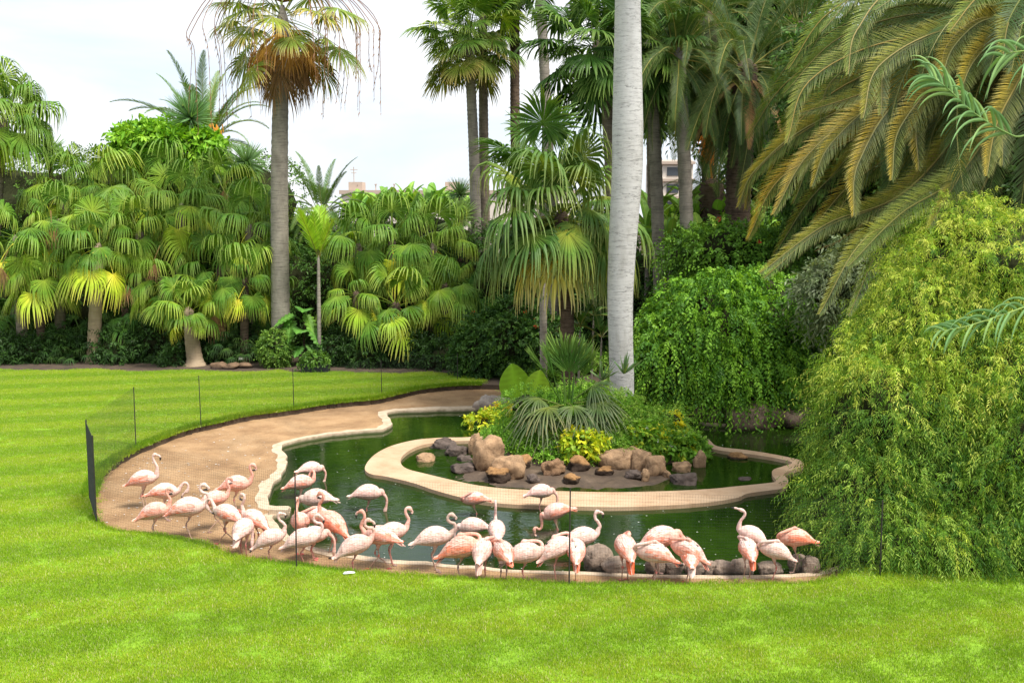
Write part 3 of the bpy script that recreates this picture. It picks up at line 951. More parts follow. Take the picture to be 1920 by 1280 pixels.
def bush(label, blobs, n, K, L, leaf, wid, droop, palette, seed, cat='shrub', name='shrub', group=None, up=0.35, clump=0.0, nclump=60, core=0.72, zmin=0.1, down=0.3, toppal=None, jitter=0.5, flowers=None, front_only=True):
    """blobs: (centre, radii). Leaf sprays over the outside of the blobs, an added dark core inside that blocks light"""
    r = np.random.RandomState(seed)
    c0 = Vector(blobs[0][0])
    rt = root(name, (c0.x, c0.y, 0.12), label, cat, group)
    org = np.array([c0.x, c0.y, 0.12])
    vol = np.array([b[1][0] * b[1][2] for b in blobs]); vol = vol / vol.sum()
    Os, Ds, Hs = [], [], []
    for (c, rad), w in zip(blobs, vol):
        m = int(n * w)
        c = np.array(c); rad = np.array(rad)
        d = norm(r.randn(m * 2, 3))
        if front_only: d = d[d[:, 1] < 0.45]
        d = d[:m]; m = len(d)
        if clump:
            cd = norm(r.randn(nclump, 3)); crad = 0.86 + 0.28 * r.rand(nclump)
            dots = d @ cd.T; best = dots.argmax(1)
            near_ = dots.max(1)
            edge = np.clip((near_ - 0.80) / 0.2, 0, 1)
            k = crad[best] * (1 - clump + clump * edge)
            k = k * (0.88 + 0.16 * r.rand(m))
        else:
            k = 0.80 + 0.26 * r.rand(m)
        o = c + d * rad * k[:, None]
        keep = o[:, 2] > zmin
        Os.append(o[keep]); Ds.append(norm(d[keep] / rad + np.array([0, 0, up]) * 1.0 + r.randn(keep.sum(), 3) * 0.35))
        Hs.append(o[keep][:, 2])
    O = np.concatenate(Os) - org; D = np.concatenate(Ds)
    mb = MB()
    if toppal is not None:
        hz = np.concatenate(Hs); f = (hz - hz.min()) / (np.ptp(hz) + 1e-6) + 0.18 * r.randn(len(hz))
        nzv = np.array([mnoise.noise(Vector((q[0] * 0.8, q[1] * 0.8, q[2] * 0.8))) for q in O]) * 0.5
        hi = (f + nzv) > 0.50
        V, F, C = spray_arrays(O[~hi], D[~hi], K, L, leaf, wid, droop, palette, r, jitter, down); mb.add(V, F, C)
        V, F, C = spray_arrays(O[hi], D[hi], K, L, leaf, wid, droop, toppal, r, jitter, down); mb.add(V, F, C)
    else:
        V, F, C = spray_arrays(O, D, K, L, leaf, wid, droop, palette, r, jitter, down); mb.add(V, F, C)
    f = mb.obj('foliage', M_FOL, rt); f['kind'] = 'stuff'
    tw = MB()
    for i, (c, rad) in enumerate(blobs):
        lumpy(tw, np.array(c) - org, np.array(rad) * core, seed + i)
    tw.obj('dark_core', M_CORE, rt, True)
    if flowers:
        nfl, col, fs = flowers
        idx = r.randint(0, len(O), nfl)
        for q in idx:
            fb = MB(); flower(fb, O[q] + D[q] * L * 0.5, fs, col, r)
            fb.obj('flower', M_ATT, rt)
    return rt

def flower(mb, c, s, col, r):
    a0 = r.rand() * 6.28
    for k in range(5):
        a = a0 + k * 1.2566
        d = np.array([math.cos(a), -0.35, math.sin(a)]); w = np.array([-math.sin(a), 0, math.cos(a)])
        c2 = np.array(c)
        mb.add([c2, c2 + d * s * 0.6 + w * s * 0.32, c2 + d * s + np.array([0, -0.2 * s, 0]), c2 + d * s * 0.6 - w * s * 0.32], [(0, 1, 2, 3)], np.array(col) * (0.85 + 0.3 * r.rand()))

def rock_mesh(seed, s=(1, 1, 1), sub=3, amp=0.28, flatb=0.35, sharp=1.0, top=(0.50, 0.34, 0.20), bot=(0.10, 0.065, 0.04), line=0.1, fq=1.1):
    bm = bmesh.new()
    bmesh.ops.create_icosphere(bm, subdivisions=sub, radius=1.0)
    off = Vector((seed * 7.3, seed * 2.9, seed * 5.1))
    for v in bm.verts:
        p = v.co.copy()
        q = p.copy()
        for ax in range(3):
            q[ax] = math.copysign(abs(q[ax]) ** 0.72, q[ax])
        k = 1 + amp * mnoise.noise(q * fq + off) * 1.6 + amp * 0.55 * mnoise.noise(q * 2.6 * fq + off) + amp * 0.35 * mnoise.noise(q * 6 * fq + off) * sharp
        cr = mnoise.voronoi(q * 1.9 + off)[0]
        k -= 0.10 * max(0, 0.16 - (cr[1] - cr[0])) / 0.16
        v.co = Vector((q.x * k * s[0], q.y * k * s[1], max(q.z * k, -flatb) * s[2]))
    bm.normal_update()
    me = bpy.data.meshes.new('rock')
    V = [v.co.copy() for v in bm.verts]
    cols = []
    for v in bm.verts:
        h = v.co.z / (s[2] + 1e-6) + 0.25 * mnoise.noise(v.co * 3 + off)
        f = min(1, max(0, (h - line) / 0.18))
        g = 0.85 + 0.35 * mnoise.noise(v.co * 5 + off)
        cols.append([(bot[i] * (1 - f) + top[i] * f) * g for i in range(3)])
    bm.to_mesh(me); bm.free()
    a = me.color_attributes.new('Col', 'FLOAT_COLOR', 'POINT')
    c4 = np.ones((len(cols), 4), dtype=np.float32); c4[:, :3] = np.clip(cols, 0.01, 1)
    a.data.foreach_set('color', c4.ravel())
    me.materials.append(M_ROCK)
    for p in me.polygons: p.use_smooth = False if sharp > 1 else True
    return me
m, t, b, o = new_mat('rock')
a_ = nd(t, 'ShaderNodeAttribute', attribute_name='Col')
n1 = noise_node(t, 7, 9, 0.7)
n2 = noise_node(t, 38, 5, 0.7)
r1 = ramp(t, n1.outputs['Fac'], [(0.30, (0.55, 0.52, 0.50)), (0.52, (1, 1, 1)), (0.7, (1.2, 1.15, 1.1))])
t.links.new(mixc(t, 1.0, a_.outputs['Color'], r1.outputs[0], 'MULTIPLY'), b.inputs['Base Color'])
b.inputs['Roughness'].default_value = 0.92; b.inputs['Specular IOR Level'].default_value = 0.2
ad = nd(t, 'ShaderNodeMath', operation='ADD'); t.links.new(n1.outputs['Fac'], ad.inputs[0]); t.links.new(n2.outputs['Fac'], ad.inputs[1])
bump(t, b, ad.outputs[0], 0.8, 0.035)
M_ROCK = m
# ================================================================== FLAMINGOS
m, t, b, o = new_mat('plumage')
a_ = nd(t, 'ShaderNodeAttribute', attribute_name='Col')
n1 = noise_node(t, 26, 4, 0.6, 'Object', (0.4, 1, 1))
r1 = ramp(t, n1.outputs['Fac'], [(0.32, (0.90, 0.70, 0.64)), (0.55, (1.0, 0.98, 0.97)), (0.7, (1.06, 1.08, 1.08))])
t.links.new(mixc(t, 1.0, a_.outputs['Color'], r1.outputs[0], 'MULTIPLY'), b.inputs['Base Color'])
b.inputs['Roughness'].default_value = 0.85; b.inputs['Specular IOR Level'].default_value = 0.15
bump(t, b, n1.outputs['Fac'], 0.35, 0.008)
M_BIRD = m
M_BILL = attr_mat('bill_horn', 0.4, 0.5)
WHT, PINK, CORAL, ORNG = np.array((0.74, 0.575, 0.51)), np.array((0.70, 0.40, 0.33)), np.array((0.74, 0.22, 0.12)), np.array((0.80, 0.13, 0.035))
TONES = {  # back, belly, neck, wing accent, tail
    'white': (WHT, WHT * (1, .92, .9), (0.70, 0.50, 0.45), PINK, (0.70, 0.48, 0.42)),
    'whitec': (WHT, (0.71, 0.50, 0.42), (0.71, 0.52, 0.46), CORAL, WHT),
    'pale': ((0.71, 0.54, 0.48), (0.70, 0.45, 0.37), (0.70, 0.43, 0.36), PINK * (1, .8, .8), (0.70, 0.42, 0.35)),
    'pink': ((0.71, 0.48, 0.41), (0.70, 0.38, 0.28), (0.70, 0.36, 0.28), CORAL, ORNG),
    'coral': ((0.72, 0.45, 0.35), (0.71, 0.37, 0.27), (0.70, 0.37, 0.28), CORAL, ORNG),
    'grey': ((0.66, 0.52, 0.46), (0.68, 0.48, 0.41), (0.50, 0.38, 0.32), PINK, (0.70, 0.50, 0.44)),
}
NECKS = {  # x forward, y left, z up from the body centre; last two are the head and where the bill starts
    'up':     [(.275, 0, .05), (.315, 0, .10), (.295, 0, .18), (.265, 0, .27), (.270, 0, .35), (.315, 0, .395), (.365, 0, .375)],
    'tall':   [(.270, 0, .06), (.300, 0, .14), (.290, 0, .24), (.275, 0, .33), (.285, 0, .405), (.325, 0, .440), (.375, 0, .415)],
    'ess':    [(.275, 0, .03), (.325, 0, .07), (.325, 0, .14), (.265, 0, .205), (.235, 0, .265), (.265, 0, .325), (.315, 0, .330), (.355, 0, .285)],
    'hook':   [(.275, 0, .05), (.315, 0, .12), (.300, 0, .22), (.290, 0, .30), (.320, 0, .36), (.375, 0, .345), (.400, 0, .290)],
    'tuck':   [(.255, .03, .01), (.268, .065, .045), (.245, .09, .082), (.190, .088, .112), (.130, .070, .136), (.070, .045, .156), (.020, .03, .172), (-.025, .02, .150)],
    'tuckl':  [(.255, .04, .01), (.268, .08, .045), (.245, .108, .080), (.190, .105, .108), (.125, .085, .134), (.060, .06, .158), (.010, .04, .152)],
    'tuckr':  [(.255, -.04, .01), (.268, -.08, .045), (.245, -.108, .080), (.190, -.105, .108), (.125, -.085, .134), (.060, -.06, .158), (.010, -.04, .152)],
    'preen':  [(.275, 0, .04), (.330, 0, .10), (.380, 0, .13), (.430, 0, .10), (.440, 0, .03), (.400, 0, -.04), (.350, 0, -.07)],
    'preenl': [(.270, .01, .05), (.290, .05, .12), (.270, .12, .15), (.220, .17, .12), (.180, .18, .06), (.150, .16, .02)],
    'feed':   [(.270, 0, -.05), (.315, 0, -.11), (.325, 0, -.19), (.305, 0, -.28), (.275, 0, -.36), (.255, 0, -.42)],
    'feedess': [(.265, 0, -.05), (.280, 0, -.13), (.310, 0, -.21), (.365, 0, -.235), (.415, 0, -.19), (.455, 0, -.215), (.470, 0, -.28)],
    'point':  [(.270, 0, .06), (.285, 0, .14), (.275, 0, .23), (.275, 0, .31), (.310, 0, .355), (.370, 0, .355), (.425, 0, .345)],
}
BODYP = [(x_ * 1.04, z_, a_ * 1.05, b_ * 1.06) for x_, z_, a_, b_ in [(-.325, -.050, .008, .006), (-.28, -.032, .044, .026), (-.21, -.008, .090, .072), (-.12, .008, .122, .112), (-.03, .012, .138, .136), (.06, .006, .132, .136), (.14, -.006, .102, .112), (.195, -.008, .066, .076), (.232, .002, .043, .050)]]

def flamingo(label, px, py, face, pose, tone='pink', pitch=8, legs='two', zc=0.58, sc=1.0, seed=0, tail=None, drop=0.0):
    sc = sc * 1.07
    """px,py: body centre in the picture; face: degrees, 0 right, 90 away; zc body centre over the sand"""
    r = np.random.RandomState(seed * 13 + 3)
    c = at(px, py, zc)
    rt = root('flamingo', (c.x, c.y, 0.0 if zc > 0.4 else zc - 0.58), label, 'flamingo', 'flamingos at the pond', math.radians(face))
    hb = 0.58 * sc if zc <= 0.4 else zc
    rt.scale = (sc, sc, sc)
    hb = hb / sc if zc > 0.4 else 0.58
    back, belly, neckc, acc, tailc = [np.array(q, dtype=float) for q in TONES[tone]]
    if tail: tailc = {'orange': ORNG, 'white': WHT, 'pink': PINK}[tail]
    if 75 < face < 112: pitch = pitch - 17
    pa = math.radians(pitch)
    def rot(p):
        return np.array([p[0] * math.cos(pa) - p[2] * math.sin(pa), p[1], p[0] * math.sin(pa) + p[2] * math.cos(pa)])
    # spine and neck in one sweep
    pts = [rot((x, 0, z)) for x, z, a, bb in BODYP]
    ry = [a for x, z, a, bb in BODYP]; rz = [bb for x, z, a, bb in BODYP]
    npts = [rot((.262 + (x - .262) * .92 if x > .262 else x, y, z * (.86 if z > .2 else 1.0 if pose[:4] == 'feed' else 1.0))) for x, y, z in NECKS[pose]]
    K = len(npts)
    for k, q in enumerate(npts):
        pts.append(q)
        if k == K - 1: ry.append(.020); rz.append(.021)
        elif k == K - 2: ry.append(.028); rz.append(.036)
        elif k == 0: ry.append(.032); rz.append(.036)
        else:
            v = .026 - .0075 * k / K
            ry.append(v); rz.append(v)
    n = 78
    path = catmull(pts, n)
    u = np.linspace(0, len(pts) - 1, n)
    R1 = np.interp(u, np.arange(len(pts)), ry); R2 = np.interp(u, np.arange(len(pts)), rz)
    mb = MB()
    ns = 16
    tube(mb, path, R1, ns, (1, 1, 1), R2)
    V = mb.V[0]; C = np.zeros((len(V), 3))
    up = np.array([-math.sin(pa), 0, math.cos(pa)])
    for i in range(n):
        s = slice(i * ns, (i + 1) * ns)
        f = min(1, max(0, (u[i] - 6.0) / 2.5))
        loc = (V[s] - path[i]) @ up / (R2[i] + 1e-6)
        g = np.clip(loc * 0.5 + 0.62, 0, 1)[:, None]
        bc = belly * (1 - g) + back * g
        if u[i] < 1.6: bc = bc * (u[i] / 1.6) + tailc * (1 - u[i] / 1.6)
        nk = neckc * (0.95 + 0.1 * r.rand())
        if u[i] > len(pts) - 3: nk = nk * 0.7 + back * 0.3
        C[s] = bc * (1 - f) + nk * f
    C[-2:] = C[0]
    C *= (0.95 + 0.08 * r.rand(len(C)))[:, None]
    mb.C[0] = C.astype(np.float32)
    # legs, part of the same body mesh
    legc = np.array((0.42, 0.30, 0.24)) if tone not in ('white', 'pale') else np.array((0.50, 0.24, 0.20))
    knee = np.array((0.55, 0.16, 0.14)) if r.rand() < 0.6 else np.array((0.30, 0.20, 0.18))
    zl = -hb
    feet = []
    sides = {'two': (1, -1), 'left': (1,), 'right': (-1,), 'walk': (1, -1)}[legs]
    for q, sd in enumerate(sides):
        st = 0.16 * (1 if q == 0 else -1) if legs == 'walk' else r.uniform(-.03, .03)
        if legs in ('left', 'right'): yf = 0.0
        else: yf = sd * 0.045
        kx = -0.045 + st * 0.3
        if legs == 'walk' and q == 1: kx = 0.10
        P0 = (0.0, sd * 0.045, -0.06); P1 = (0.01, sd * 0.045, -0.13); P2 = (kx, yf, zl * 0.52 - 0.02); P3 = (st, yf, zl + 0.02)
        lp = [P0, P1, (0.5 * P1[0] + 0.5 * P2[0] + .005, (P1[1] + P2[1]) / 2, (P1[2] + P2[2]) / 2), (P2[0], P2[1], P2[2] + 0.03), P2, (P2[0], P2[1], P2[2] - 0.03), ((P2[0] + P3[0]) / 2, yf, (P2[2] + P3[2]) / 2), P3, (P3[0] + 0.012, yf, zl + 0.006)]
        lc = [belly, belly * 0.9, legc, legc, knee, legc, legc, legc * 1.05, knee]
        lr = [.052, .036, .0115, .0105, .0165, .0105, .0085, .009, .010]
        tube(mb, lp, lr, 7, np.array(lc))
        fx, fz = P3[0], zl + 0.008
        toes = [(fx - 0.02, yf, fz + 0.004)]
        for k in (-1, 0, 1):
            toes.append((fx + (0.075 if k == 0 else 0.062), yf + k * 0.035, fz - 0.005))
        mb.add(toes, [(0, 1, 2), (0, 2, 3)], knee * 0.9)
        for k in (1, 2, 3): tube(mb, [(fx, yf, fz + 0.004), toes[k]], [.007, .003], 5, knee)
    z = np.array([0, 0, hb])
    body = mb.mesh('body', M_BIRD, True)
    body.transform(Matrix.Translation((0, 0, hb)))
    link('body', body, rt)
    # bill
    hd, b0 = path[-5], path[-1]
    fd = norm(b0 - hd)
    dn = norm(fd * 0.15 + (np.array([0, 0, -1.0]) if fd[2] > -0.6 else norm(np.array([-1.0, 0, -0.2]))))
    if pose == 'point': dn = norm(fd + np.array([0, 0, -0.25]))
    bp = [b0 - fd * 0.012, b0 + fd * 0.022, b0 + fd * 0.040 + dn * 0.014, b0 + fd * 0.046 + dn * 0.044, b0 + fd * 0.036 + dn * 0.078, b0 + fd * 0.022 + dn * 0.098]
    bc = [neckc * 0.9, neckc * 0.95, (0.72, 0.50, 0.42), (0.03, 0.025, 0.025), (0.02, 0.02, 0.02), (0.02, 0.02, 0.02)]
    bb = MB()
    tube(bb, catmull(bp, 12), np.interp(np.linspace(0, 1, 12), np.linspace(0, 1, 6), [.018, .016, .016, .015, .010, .003]), 8,
         np.array([bc[min(5, int(q / 2))] for q in range(12)]), np.interp(np.linspace(0, 1, 12), np.linspace(0, 1, 6), [.019, .019, .020, .020, .013, .004]))
    me = bb.mesh('bill', M_BILL, True); me.transform(Matrix.Translation((0, 0, hb))); link('bill', me, rt)
    hc = path[-4]
    sv = norm(np.cross(fd, [0, 0, 1.0]) + 1e-6)
    for sd in (-1, 1):
        ee = MB(); e0 = hc + sv * sd * 0.0245 + np.array([0, 0, 0.006])
        lumpy(ee, e0, (.0055, .0055, .0055), 1, 8, 6, 0, 1, (0.35, 0.28, 0.03) if sd else (0, 0, 0))
        me = ee.mesh('eye', M_BILL, True); me.transform(Matrix.Translation((0, 0, hb))); link('eye', me, rt)
    # folded wings: rows of feathers lying on the body
    xs_ = [p[0] for p in BODYP]; zs_ = [p[1] for p in BODYP]; ys_ = [p[2] for p in BODYP]; hs_ = [p[3] for p in BODYP]
    def surf(x, ph, off):
        xc = max(-0.33, min(0.2, x))
        zc_, a_, b_ = np.interp(xc, xs_, zs_), np.interp(xc, xs_, ys_) + off, np.interp(xc, xs_, hs_) + off
        return np.array([x, a_ * math.sin(ph), zc_ + b_ * math.cos(ph)])
    for sd in (1, -1):
        wb_ = MB()
        for row in range(9):
            ph0 = math.radians(6 + row * 12.5)
            ncol = 7
            for cidx in range(ncol):
                x0 = 0.155 - cidx * 0.048 - 0.012 * (row % 2) - 0.004 * row
                ln = 0.095 + 0.012 * cidx + r.rand() * 0.02
                if cidx >= 5 and row < 7: ln += 0.06
                off0, off1 = 0.004, 0.010 + 0.002 * cidx
                w = 0.0145 if row < 8 else 0.011
                ph = ph0 + r.uniform(-.05, .05); ph1 = ph0 * (0.92 if cidx < 4 else 0.80)
                if ph1 > 1.9: ph1 = 1.9
                pr = []
                for kk, tt in enumerate((0, 0.35, 0.75, 1.0)):
                    x = x0 - ln * tt; pp_ = ph * (1 - tt) + ph1 * tt; off = off0 + (off1 - off0) * tt
                    cpt = surf(x, pp_, off); ww = w * (0.7, 1.0, 0.9, 0.25)[kk]
                    al = surf(x, pp_ + 0.1, off) - surf(x, pp_ - 0.1, off); al = norm(al)
                    pr += [rot((cpt - al * ww) * (1, sd, 1)), rot((cpt + al * ww) * (1, sd, 1))]
                accf = 0.0
                if row >= 5: accf = (0.35 + 0.75 * r.rand()) * (0.6 if row == 5 else 0.9)
                if cidx >= 4 and row >= 3: accf = 0.4 + 0.6 * r.rand()
                if tone in ('white', 'pale', 'grey'): accf *= 0.45
                if tone == 'coral': accf = min(1, accf + 0.25)
                f0 = back * (1 - accf * 0.8) + acc * accf * 0.8
                f1 = (back * 0.35 + WHT * 0.80) * (1 - accf) + acc * accf
                cc = np.array([f0 * 0.72, f0 * 0.72, f0 * .95, f0 * .95, f1, f1, f1 * 1.1, f1 * 1.1])
                pr = np.array(pr)
                fo = [(0, 1, 3, 2), (2, 3, 5, 4), (4, 5, 7, 6)]
                wb_.add(pr, fo, cc)
        me = wb_.mesh('wing', M_BIRD); me.transform(Matrix.Translation((0, 0, hb))); link('wing', me, rt)
    # tail feathers
    tb = MB()
    for k in range(9):
        a = (k - 4) / 4
        s0 = np.array([-0.24, a * 0.045, -0.02 - 0.02 * abs(a)]); s1 = np.array([-0.395 + 0.05 * abs(a) - 0.03 * r.rand(), a * 0.040, -0.085 - drop - 0.02 * r.rand()])
        mid = (s0 + s1) / 2 + np.array([0, 0, 0.012])
        w = np.array([0, 0.016, 0])
        mxt = 0.15 + 0.7 * r.rand() if tail != 'orange' else r.choice([0.0, 0.15, 0.8])
        colr = (tailc * (1 - mxt) + back * mxt) * (0.85 + 0.25 * r.rand())
        tb.add([rot(q) for q in (s0 - w, s0 + w, mid - w, mid + w, s1 - w * .4, s1 + w * .4)], [(0, 1, 3, 2), (2, 3, 5, 4)], colr)
    me = tb.mesh('tail', M_BIRD); me.transform(Matrix.Translation((0, 0, hb))); link('tail', me, rt)
    return rt

BIRDS = [
 # label, px, py, facing, neck, tone, pitch, legs, zc, scale
 ('white flamingo standing tall on the sand, leftmost bird, head turned right', 269, 897, 5, 'tall', 'whitec', 14, 'two', .60, 1.0, {}),
 ('pale flamingo with its neck curled down beside its chest, behind a pink one', 309, 921, 8, 'preen', 'whitec', 4, 'two', .56, .95, dict(tail='orange')),
 ('pink flamingo with orange tail on the sand, second nearest the folded net', 290, 958, 12, 'hook', 'pink', 16, 'two', .52, .95, {}),
 ('large pale flamingo with black wing edge walking right on the sand', 353, 951, 3, 'ess', 'whitec', 12, 'left', .58, 1.12, dict(tail='pink')),
 ('flamingo half hidden behind the large walking one, neck raised', 402, 935, 30, 'hook', 'pink', 10, 'walk', .60, .9, {}),
 ('pink flamingo with coral tail on the sand nearest the light kerb', 443, 907, 8, 'hook', 'pink', 8, 'two', .54, 1.0, {}),
 ('white flamingo with coral rear feathers turned left on the sand', 425, 962, 160, 'preen', 'whitec', 14, 'walk', .56, .95, dict(tail='orange', drop=.05)),
 ('white flamingo with bright orange tail and neck looped to the left', 476, 972, 150, 'hook', 'whitec', 16, 'two', .50, .95, dict(tail='orange', drop=.05)),
 ('white backed flamingo seen from behind with its head hidden, on the sand', 457, 990, 82, 'feed', 'white', 22, 'two', .50, 1.0, dict(drop=.06)),
 ('small white flamingo with red legs and raised head by the sand edge', 508, 1008, 10, 'up', 'white', 22, 'left', .42, .88, {}),
 ('pink flamingo in the shallows below a preening one, left end of the pond', 564, 907, 10, 'preenl', 'pink', 10, 'two', .22, .98, {}),
 ('flamingo bending its neck down, rearmost bird in the left end of the pond', 584, 876, 25, 'feed', 'pale', 0, 'two', .26, .9, dict(tail='orange')),
 ('pink flamingo facing the camera beside the fence post, head turned', 562, 978, 268, 'up', 'pink', 25, 'two', .55, .95, {}),
 ('grey white flamingo back showing behind the cluster at the water edge', 592, 940, 185, 'feed', 'grey', 0, 'two', .30, 1.05, {}),
 ('pink flamingo in the cluster with its head laid back over its breast', 592, 966, 195, 'tuckl', 'pink', 6, 'two', .45, .95, {}),
 ('coral flamingo at the water edge with a high arched neck to the left', 622, 978, 150, 'hook', 'coral', 24, 'two', .55, 1.05, {}),
 ('white flamingo with pink tail tip standing before the cluster', 569, 1009, 8, 'ess', 'white', 16, 'left', .46, 1.0, {}),
 ('flamingo mostly hidden, lowering its head to the water edge', 588, 1003, 5, 'feed', 'pale', 12, 'two', .42, .9, {}),
 ('single pale flamingo dipping its bill in open water', 691, 927, 2, 'feed', 'pale', 4, 'left', .26, 1.0, dict(tail='pink')),
 ('pale pink flamingo on one red leg with its neck pulled in', 667, 1022, 18, 'ess', 'pale', 20, 'left', .50, 1.0, {}),
 ('flamingo with ruffled coral wings walking left at the water edge', 712, 1004, 165, 'up', 'pink', 4, 'walk', .56, 1.0, dict(tail='pink')),
 ('pale flamingo facing right with its head turned to the camera', 735, 997, 20, 'hook', 'pale', 12, 'two', .56, .95, {}),
 ('white flamingo with greyish raised neck at the near water edge', 815, 1006, 5, 'ess', 'grey', 10, 'two', .58, 1.02, dict(tail='white')),
 ('strongly coral flamingo with ruffled wings and head on its back', 866, 1026, 8, 'tuck', 'coral', 14, 'left', .56, 1.1, dict(drop=.04)),
 ('whitish flamingo in the water facing left with its head down', 885, 985, 178, 'feed', 'white', -2, 'two', .28, .92, {}),
 ('pink flamingo with neck coiled on its back beside the island walkway', 889, 930, 178, 'tuckl', 'pink', -4, 'left', .32, .85, {}),
 ('white flamingo seen from behind in the water with its neck straight up', 931, 991, 95, 'tall', 'white', 24, 'two', .40, .92, {}),
 ('flamingo seen from behind with hanging wing tips, on the near bank', 905, 1030, 80, 'tuckr', 'pale', 26, 'two', .52, 1.0, dict(tail='pink', drop=.1)),
 ('pink flamingo with its bill buried in its back, near bank centre', 943, 1033, 110, 'tuck', 'pink', 20, 'two', .54, .95, {}),
 ('sleeping pink flamingo with white wing tips, broadside on the near bank', 985, 1037, 8, 'tuck', 'pale', 12, 'left', .50, 1.02, dict(tail='white')),
 ('pale flamingo standing nearest the island walkway with its neck down', 1015, 918, 5, 'feed', 'pale', 6, 'left', .36, .88, {}),
 ('pink flamingo in the water with its neck curved down and bill dipped', 1041, 960, 186, 'feedess', 'pink', -14, 'two', .36, .95, {}),
 ('sleeping pale flamingo left of the right hand fence post', 1046, 1026, 20, 'tuck', 'pale', 24, 'left', .56, .98, dict(tail='orange')),
 ('pinkish white flamingo with head up between the fence post and grey boulder', 1092, 1006, 10, 'up', 'white', 12, 'two', .44, .98, {}),
 ('flamingo with orange and white tail seen from behind at the fence post', 1080, 1030, 88, 'tuck', 'whitec', 30, 'left', .52, .95, dict(tail='orange', drop=.06)),
 ('coral flamingo bent forward before the boulders with hanging orange tail', 1172, 1024, 100, 'tuckr', 'pink', 28, 'two', .56, 1.05, dict(tail='orange', drop=.12)),
 ('tall pink flamingo behind two others with its neck dropped to the right', 1240, 1007, 5, 'feed', 'pink', 14, 'two', .62, 1.08, {}),
 ('pink flamingo with coral wing tips asleep facing left at the stones', 1288, 1030, 150, 'tuck', 'pink', 18, 'two', .55, 1.0, dict(tail='orange', drop=.04)),
 ('striped coral and white flamingo asleep facing left on the near bank', 1225, 1036, 175, 'tuck', 'whitec', 14, 'two', .52, 1.05, dict(tail='orange')),
 ('flamingo seen from behind with white rump and orange wing edges', 1294, 1040, 85, 'tuck', 'whitec', 24, 'left', .46, .98, dict(tail='white', drop=.06)),
 ('white flamingo stretching its neck up and pointing its bill left', 1410, 1003, 165, 'point', 'white', 26, 'two', .58, .88, {}),
 ('flamingo with a fluffed orange and white rump below the pointing one', 1402, 1028, 92, 'tuck', 'whitec', 26, 'two', .50, .92, dict(tail='orange', drop=.08)),
 ('small white flamingo with tucked head on one leg facing left', 1452, 1031, 176, 'tuck', 'white', 20, 'left', .52, .92, {}),
 ('pink flamingo asleep on one leg beside the weeping bush, rightmost bird', 1490, 1008, 176, 'tuck', 'coral', 4, 'left', .58, .95, dict(tail='pink')),
]
# ================================================================== STRUCTURES AND TREES
# far building
m_wall = flat('building_wall', (0.66, 0.60, 0.52), 0.9, ns=0.4, na=0.06)
m_par = flat('building_band', (0.46, 0.37, 0.30), 0.9, ns=0.6, na=0.08)
m_win = flat('window_dark', (0.05, 0.06, 0.07), 0.25, 0.5)
def building():
    D = 130.0
    a, bq = P(640, 364, D), P(905, 364, D)
    rt = root('building', (a.x, D, 0.12), 'long beige building with a flat roof far behind the banana plants', 'building')
    org = Vector((a.x, D, 0.12))
    w = bq.x - a.x + 12; top = a.z - 0.12
    mb = MB(); box(mb, (w / 2, 6, top / 2), (w, 12, top)); mb.obj('wall', m_wall, rt)
    mb = MB(); box(mb, (w / 2, 5.9, top + 0.25), (w + 0.5, 12.4, 0.5)); mb.obj('roof', m_par, rt)
    for i in range(12):
        x = 2.0 + i * (w - 4) / 11
        mb = MB(); box(mb, (x, 0.6, top + 0.85), (0.12, 0.12, 0.7)); box(mb, (x, 0.6, top + 1.25), (0.3, 0.3, 0.12)); mb.obj('roof_lamp', m_par, rt)
    for x in (1.6, 14.2):
        mb = MB(); box(mb, (x, 3, top + 1.05), (1.8, 3, 1.1)); mb.obj('roof_hut', m_par, rt)
    mb = MB(); tube(mb, [(1.2, 3, top + 1.6), (1.2, 3, top + 3.6)], .06, 6); box(mb, (1.2, 3, top + 3.2), (1.0, .08, .08)); box(mb, (1.2, 3, top + 2.8), (.7, .08, .08)); mb.obj('antenna', m_par, rt)
    a = P(1238, 302, 95.0); bq = P(1300, 302, 95.0)
    rt = root('building', (a.x, 95, 0.12), 'tall cream building glimpsed between the trunks right of the white palm', 'building')
    w = bq.x - a.x; top = a.z
    mb = MB(); box(mb, (w / 2, 5, top / 2), (w, 10, top)); mb.obj('wall', m_wall, rt)
    for k in range(3):
        mb = MB(); box(mb, (w / 2, -0.1, top - 0.3 - k * 1.6), (w + .3, 0.5, 0.25)); mb.obj('ledge', m_par, rt)
        for q in range(1):
            mb = MB(); box(mb, (1.2 + q * 2.2, -0.03, top - 1.1 - k * 1.6), (1.1, .1, .8)); mb.obj('window', m_win, rt)
building()

# ---- bananas far back
def banana_leaf(seed):
    r = np.random.RandomState(seed)
    L, Wd = 1.9, 0.26
    mb = MB(); path = arc(72 + r.randint(-14, 10), L, 0.9 + 0.7 * r.rand(), 12)
    tube(mb, path, np.linspace(.035, .01, 13), 4, (0.35, 0.45, 0.10))
    n = 13; V = []; C = []
    for k in range(n):
        t_ = k / (n - 1); w = Wd * math.sin(math.pi * min(1, max(0.0, t_ * 0.93 + 0.05))) ** 0.6
        if t_ < 0.12: w = 0.02
        V += [path[k] + np.array([0, -w, w * 0.35]), path[k], path[k] + np.array([0, w, w * 0.35])]
        c = np.array((0.16, 0.30, 0.05)) * (0.8 + 0.4 * r.rand()); C += [c, c * 1.3, c]
    F = []
    for k in range(n - 1):
        F += [(k * 3, k * 3 + 1, k * 3 + 4, k * 3 + 3), (k * 3 + 1, k * 3 + 2, k * 3 + 5, k * 3 + 4)]
    mb.add(V, F, np.array(C))
    return mb.mesh('banana_leaf', M_LEAF)
BL = [banana_leaf(k) for k in range(6)]
